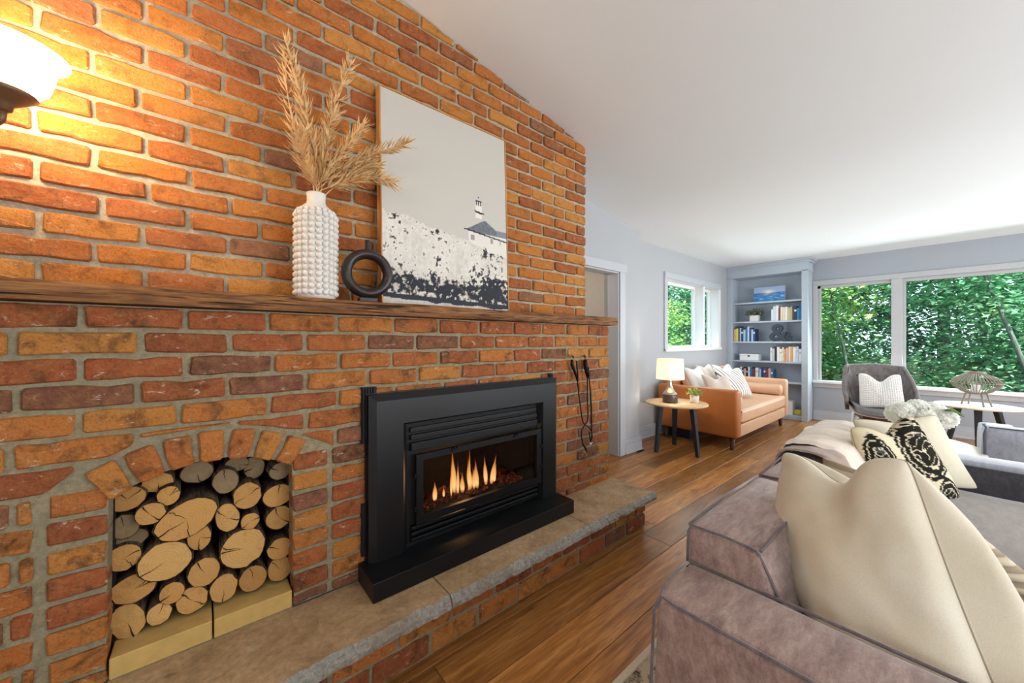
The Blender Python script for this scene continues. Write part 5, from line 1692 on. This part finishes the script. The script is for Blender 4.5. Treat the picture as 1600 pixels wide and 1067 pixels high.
# ================================================================== TUFTED ARMCHAIR
def armchair():
    c = Vector((6.32, .57, 0))
    t = thing('tufted_armchair', c, 'grey tufted wing armchair with pale outer shell before the window', 'armchair', rz=radians(0))
    # local frame: +f is the facing direction
    face = radians(197)
    t.rotation_euler = (0, 0, face)
    # local: +x = front.  inner and outer shells swept around the seat
    N, M_ = 56, 16
    def prof(th):      # th -115..115 deg, 0 = rear centre
        a = abs(th)
        if a < 50: top = .925 + .01 * cos(radians(a * 3))
        elif a < 75: top = .93 - (a - 50) / 25 * .16
        elif a < 100: top = .77 - (a - 75) / 25 * .17
        else: top = .60 - (a - 100) / 15 * .06
        return top
    def R_(th, f):     # radius grows upward, squarish plan
        base = .195 + .055 * f
        a = radians(abs(th))
        sq = 1 / max(abs(cos(a)), abs(sin(a))) 
        return base * (1 + (sq - 1) * .45)
    def shell(name, off, mat, tuft):
        bm = bmesh.new(); G = []
        for i in range(N + 1):
            th = -112 + 224 * i / N; a = radians(th) + pi
            col = []
            for j in range(M_ + 1):
                f = j / M_; z = .38 + (prof(th) - .38) * f
                r_ = R_(th, f) + off
                flare = .025 * max(0, (abs(th) - 60) / 50) * f
                if tuft:
                    # diagonal tufting
                    uu = th / 16.0; vv = z / .13
                    d = abs(sin(pi * (uu + vv) / 2) * sin(pi * (uu - vv) / 2))
                    r_ -= .018 * d ** .6 - .0
                    if abs(th) > 70: r_ += .008
                col.append(bm.verts.new((cos(a) * (r_ + flare) * 1.0 + .02, sin(a) * (r_ + flare) * 1.12, z)))
            G.append(col)
        for i in range(N):
            for j in range(M_): bm.faces.new((G[i][j], G[i + 1][j], G[i + 1][j + 1], G[i][j + 1]))
        return bm, G
    bi, Gi = shell('i', -.0, M_CHAIRVEL, True)
    o = bm_obj('backrest', bi, M_CHAIRVEL, t, smooth=True)
    bo, Go = shell('o', .035, M_LINEN, False)
    o = bm_obj('outer_shell', bo, M_LINEN, t, smooth=True)
    # rolled rim joining both
    pts = []
    for i in range(N + 1):
        th = -112 + 224 * i / N; a = radians(th) + pi; r_ = R_(th, 1) + .016; fl = .025 * max(0, (abs(th) - 60) / 50)
        pts.append((cos(a) * (r_ + fl) + .02, sin(a) * (r_ + fl) * 1.12, prof(th) - .004))
    a0, a1 = pts[0], pts[-1]
    pts = [(a0[0] + .02, a0[1] * .98, .40), (a0[0] + .02, a0[1], .50)] + pts + [(a1[0] + .02, a1[1], .50), (a1[0] + .02, a1[1] * .98, .40)]
    tube('rim', pts, .022, M_CHAIRVEL, t, 10)
    # seat: scooped pan with upturned pale front sides
    bm = bmesh.new(); G = []
    for i in range(25):
        u = -1 + 2 * i / 24; col = []
        for j in range(17):
            x = -.22 + .64 * j / 16
            wv_ = (.295 - .03 * (j / 16) ** 2) * min(1, .66 + .8 * j / 16)
            z = .435 + .085 * abs(u) ** 3 * (0.4 + .6 * sin(pi * min(1, j / 16 * 1.0))) - .02 * (j / 16) + .03 * (1 - (j / 16)) - .03 * max(0, (j - 13) / 3) ** 2
            col.append(bm.verts.new((x, u * wv_, z)))
        G.append(col)
    for i in range(24):
        for j in range(16): bm.faces.new((G[i][j], G[i + 1][j], G[i + 1][j + 1], G[i][j + 1]))
    r_ = bmesh.ops.solidify(bm, geom=bm.faces[:], thickness=.05)
    bm_obj('seat', bm, M_CHAIRVEL, t, smooth=True)
    bm = bmesh.new(); G = []
    for i in range(25):
        u = -1 + 2 * i / 24; col = []
        for j in range(17):
            x = -.21 + .645 * j / 16; w_ = (.325 - .03 * (j / 16) ** 2) * min(1, .60 + .9 * j / 16)
            z = .375 + .115 * abs(u) ** 3 * (0.4 + .6 * sin(pi * min(1, j / 16))) - .015 * (j / 16) + .02 * (1 - j / 16)
            col.append(bm.verts.new((x, u * w_, z)))
        G.append(col)
    for i in range(24):
        for j in range(16): bm.faces.new((G[i][j], G[i + 1][j], G[i + 1][j + 1], G[i][j + 1]))
    bmesh.ops.solidify(bm, geom=bm.faces[:], thickness=.045)
    bm_obj('seat_shell', bm, M_LINEN, t, smooth=True)
    for th, z in ((-32, .80), (-11, .80), (11, .80), (32, .80), (-22, .70), (0, .70), (22, .70)):
        a = radians(th) + pi; f = (z - .38) / .55; r2 = R_(th, f) - .012
        bm = bmesh.new(); bmesh.ops.create_uvsphere(bm, u_segments=10, v_segments=6, radius=.011)
        bm_obj('tuft_button', bm, M_CHAIRVEL, t, (cos(a) * r2 + .02, sin(a) * r2 * 1.12, z), smooth=True)
    box('seat_frame', -.18, .30, -.19, .19, .30, .36, M_WALNUT, t, .008, 2)
    for x, y in ((.26, -.23), (.26, .23), (-.19, -.19), (-.19, .19)):
        tube('leg', [(x * 1.15, y * 1.1, 0), (x * .92, y * .95, .32)], [.016, .024], M_WHITE, t, 10)
    for y in (-.20, .20): tube('stretcher', [(.26, y, .13), (-.20, y * .9, .13)], .011, M_WHITE, t, 8)
    # pillow resting in it (a thing of its own)
    k = NT('waffle_knit'); p = k.coord('Object')
    return t, face
ch, face = armchair()
def knit():
    k = NT('knitted_white'); k.set(Base_Color='#EBE9E6', Roughness=.95); k.b.inputs['Sheen Weight'].default_value = .3; return k.m
def bobble_pillow():
    c = Vector((6.32, .57, 0)); f = Vector((cos(face), sin(face), 0)); s = Vector((-sin(face), cos(face), 0))
    # s points to the viewer's ... ; left/right chosen so that the front faces the camera
    def q(a, b, z): return tuple(c + f * a + s * b + Vector((0, 0, z)))
    cs = [q(.02, .195, .845), q(.02, -.185, .845), q(.17, -.20, .44), q(.17, .20, .455)]
    o, P = pillow('bobble_pillow', cs, .15, M_WHITEFAB, 'white nubbly knitted pillow resting in the tufted armchair', nu=22, chop=.10, pin=.02, wr=.0, seed=3)
    cen = sum((Vector(x) for x in cs), Vector()) / 4
    bm = bmesh.new()
    for i in range(1, 19):
        for j in range(1, 19):
            u, v = i / 19, j / 19
            for side in (1, -1):
                pnt = P(u, v, side)
                if (pnt - cen).dot(f) < (sum((Vector(x) for x in cs), Vector()) / 4 - cen).dot(f) - .03 and False: continue
                if side == SIDE_FRONT:
                    r = bmesh.ops.create_icosphere(bm, subdivisions=1, radius=.0090)
                    for w_ in r['verts']: w_.co = w_.co + (pnt - cen)
    k = bm_obj('bobbles', bm, knit(), o, smooth=True); k['kind'] = 'stuff'
# the front of the pillow is the side whose surface lies nearer to the room
_t = [Vector(x) for x in ((0, .2, .8), (0, -.2, .8), (.2, -.2, .45), (.2, .2, .45))]
def side_front():
    c = Vector((6.32, .57, 0)); f = Vector((cos(face), sin(face), 0)); s = Vector((-sin(face), cos(face), 0))
    A, B_, C_, D_ = [c + f * a + s * b + Vector((0, 0, z)) for a, b, z in ((.02, .195, .845), (.02, -.185, .845), (.17, -.20, .44), (.17, .20, .455))]
    n = (C_ - A).cross(B_ - D_).normalized()
    return 1 if n.dot(f) > 0 else -1
SIDE_FRONT = side_front()
bobble_pillow()

# ================================================================== LANTERN
ln = thing('rattan_lantern', (6.80, -.19, .5005), 'grey rattan lantern on four little legs on the window side table', 'lantern')
def lantern():
    pr = [(.062, .140), (.115, .165), (.170, .215), (.198, .262), (.165, .305), (.11, .345), (.068, .372)]
    from math import comb
    def prof(q):
        f = q * (len(pr) - 1); i = min(int(f), len(pr) - 2); t = f - i
        return (pr[i][0] * (1 - t) + pr[i + 1][0] * t, pr[i][1] * (1 - t) + pr[i + 1][1] * t)
    sp = [prof(k / 12) for k in range(13)]
    n = 40
    bm0 = bmesh.new(); add_tube(bm0, [(r, 0, z) for r, z in sp], .0040, 5)
    bmesh.ops.recalc_face_normals(bm0, faces=bm0.faces)
    me = bpy.data.meshes.new('rib'); bm0.to_mesh(me); bm0.free(); me.materials.append(M_RATTAN)
    for k in range(n):
        o = link('rib', me, None, ln); o.rotation_euler = (0, 0, 2 * pi * k / n)
    def hoop(nm, R, z, r): tube(nm, [(R * cos(2 * pi * i / 40), R * sin(2 * pi * i / 40), z) for i in range(40)], r, M_RATTAN, ln, 6, closed=True)
    hoop('middle_hoop', .197, .262, .004); hoop('top_hoop', .070, .372, .007); hoop('top_hoop', .066, .384, .006); hoop('base_hoop', .075, .142, .007)
    lathe('base_disc', [(.06, .134), (.072, .140), (.05, .144)], M_RATTAN, ln, seg=24)
    for a in (.5, 1.2, 3.6, 4.4):
        tube('leg', [(cos(a) * .115, sin(a) * .115, 0), (cos(a) * .078, sin(a) * .078, .15)], .008, M_RATTAN, ln, 8)
    c = lathe('candle', [(.035, .1445), (.036, .148), (.036, .235), (.03, .237)], M_WHITEFAB, None, (6.80, -.19, .5005), 20); tag(c, 'white pillar candle inside the rattan lantern', 'candle')
lantern()

# ================================================================== OUTSIDE
gm = NT('forest_floor'); gp = gm.coord('Position'); gm.set(Base_Color=gm.ramp(gm.noise(gp, 2.5, 5), [(.35, '#2E4A2A'), (.55, '#4E6B38'), (.7, '#6B5C3C')]), Roughness=1.0)
struct(box('ground', -20, 60, -50, 50, -.7, -.55, gm.m), 'forest floor outside the windows')
g_rng = np.random.default_rng(5)
def leaf_cloud(name, blobs, n, size, mat, parent, origin):
    """many folded leaf quads scattered in flattened sprays around blob centres"""
    vs = np.empty((n, 4, 3), np.float32)
    cs = np.array([b[:3] for b in blobs]); rs = np.array([b[3:6] for b in blobs]); p = rs.prod(1); p = p / p.sum()
    # sprays: leaf clusters lying in drooping planes
    ns = max(1, n // 14)
    bi = g_rng.choice(len(blobs), ns, p=p)
    d = g_rng.normal(size=(ns, 3)); d /= np.linalg.norm(d, axis=1)[:, None]
    cen = cs[bi] + d * rs[bi] * g_rng.uniform(.35, 1, (ns, 1)) ** .5
    k = g_rng.integers(0, ns, n)
    off = g_rng.normal(size=(n, 3)) * np.array([1, 1, .28]) * size * 2.0
    c = cen[k] + off; c[:, 2] -= (off[:, 0] ** 2 + off[:, 1] ** 2) / (size * 10)
    nrm = np.stack([g_rng.normal(0, .38, n), g_rng.normal(0, .38, n), np.ones(n)], 1) + d[k] * .45; nrm /= np.linalg.norm(nrm, axis=1)[:, None]
    a = g_rng.normal(size=(n, 3)); a -= (a * nrm).sum(1)[:, None] * nrm; a /= np.linalg.norm(a, axis=1)[:, None]
    b = np.cross(nrm, a)
    s = (size * g_rng.uniform(.6, 1.25, n))[:, None]
    vs[:, 0] = c - a * s * .5; vs[:, 1] = c + b * s * .30 - nrm * s * .06; vs[:, 2] = c + a * s * .55 - nrm * s * .1; vs[:, 3] = c - b * s * .30 - nrm * s * .06
    vs -= np.array(origin, np.float32)
    me = bpy.data.meshes.new(name); me.vertices.add(n * 4); me.vertices.foreach_set('co', vs.ravel())
    me.loops.add(n * 4); me.loops.foreach_set('vertex_index', np.arange(n * 4, dtype=np.int32))
    me.polygons.add(n); me.polygons.foreach_set('loop_start', np.arange(0, n * 4, 4, dtype=np.int32)); me.polygons.foreach_set('loop_total', np.full(n, 4, np.int32))
    me.update()
    o = link(name, me, mat, parent); o['kind'] = 'stuff'; return o
def tree(name, label, x, y, h, R, n, size, mi, lean=(0, 0), trunk=.05, low=0.2, cat='tree', group=None, seed=0):
    t = thing(name, (x, y, -.55), label, cat, group)
    rr = random.Random(seed + int(x * 10))
    g = Vector((x, y, -.55))
    pts = [(0, 0, 0), (lean[0] * .4, lean[1] * .4, h * .4), (lean[0], lean[1], h * .95)]
    tube('trunk', pts, [trunk, trunk * .8, trunk * .4], M_TRUNK, t, 8)
    blobs = []
    for k in range(9):
        f = low + (1 - low) * (k + .5) / 9
        a = rr.uniform(0, 6.28); q = R * rr.uniform(.15, .6)
        blobs.append((x + lean[0] * f + cos(a) * q, y + lean[1] * f + sin(a) * q, -.55 + h * f, R * rr.uniform(.5, .8), R * rr.uniform(.5, .8), h * .13))
        tube('branch', [(lean[0] * f, lean[1] * f, h * (f - .08)), (lean[0] * f + cos(a) * q, lean[1] * f + sin(a) * q, h * f)], [trunk * .35, trunk * .12], M_TRUNK, t, 5) if k % 2 == 0 else None
    leaf_cloud('foliage', blobs, n, size, M_LEAF[mi], t, g)
GT = 'trees outside the windows'
tree('maple_tree', 'leafy maple right outside the left pane of the picture window', 10.2, 1.7, 4.6, 1.25, 18000, 0.094, 0, (.2, .5), .045, .15, seed=1)
tree('sapling', 'bright sapling with a leaning pale stem behind the armchair', 9.0, 1.0, 3.9, .7, 2600, .085, 2, (0, .62), .028, .62, seed=2)
tree('maple_tree', 'leafy tree outside the middle of the picture window', 10.4, -.5, 4.4, 1.3, 18000, 0.094, 0, (0, .3), .05, .15, seed=3)
tree('sapling', 'tree with a slanting bare stem outside the right pane', 9.0, -1.02, 4.4, .8, 3600, .095, 0, (0, 1.05), .034, .62, seed=4)
tree('maple_tree', 'leafy tree beyond the right edge of the picture window', 10.2, -2.8, 4.6, 1.5, 16000, 0.101, 0, (0, 0), .05, .12, seed=5)
tree('maple_tree', 'yellow green tree outside the corner behind the bookcase', 11.6, 3.2, 5.2, 1.5, 18000, 0.101, 2, (0, 0), .06, .1, seed=6)
tree('maple_tree', 'leafy tree outside the left pane of the small window', 11.0, 4.7, 5.2, 1.5, 20000, 0.094, 0, (0, 0), .06, .1, seed=7)
tree('maple_tree', 'dark tree outside the right pane of the small window', 13.4, 5.2, 5.8, 1.8, 18000, 0.108, 1, (0, 0), .07, .1, seed=8)
tree('maple_tree', 'tree seen at the left edge of the small window', 9.3, 5.6, 4.8, 1.4, 16000, 0.101, 0, (0, 0), .06, .08, seed=9)
tree('maple_tree', 'yellowish bush low in the small window', 8.3, 4.4, 2.6, .8, 6000, 0.094, 2, (0, 0), .03, .1, seed=10)
for i, (x, y) in enumerate(((13.6, 2.2), (13.2, .1), (13.4, -2.0), (13.0, -4.2), (12.8, -6.4), (16.5, 3.8), (16.0, .9), (16.2, -1.6), (16.5, 7.5), (11.5, 8.0), (8.0, 8.0), (5.0, 7.4), (16.0, -5.0), (13.8, 8.6))):
    names = ['dark tree in the second rank behind the window, ' + s for s in ('leftmost', 'second from left', 'third from left', 'fourth from left', 'rightmost')] + \
            ['tall tree far back behind the second rank, ' + s for s in ('left of centre', 'centre', 'right of centre', 'far left corner')] + \
            ['dark tree beyond the small window, ' + s for s in ('deepest', 'middle', 'nearest the camera side')] + ['tall tree far back at the right', 'tall tree in the far left depths']
    tree('forest_tree', names[i], x, y, 6.5 if x < 15 else 8.0, 1.7 if x < 15 else 2.2, 9000, .15, 1 if i % 3 else 0, (0, 0), .12, .06, group=None, seed=20 + i)
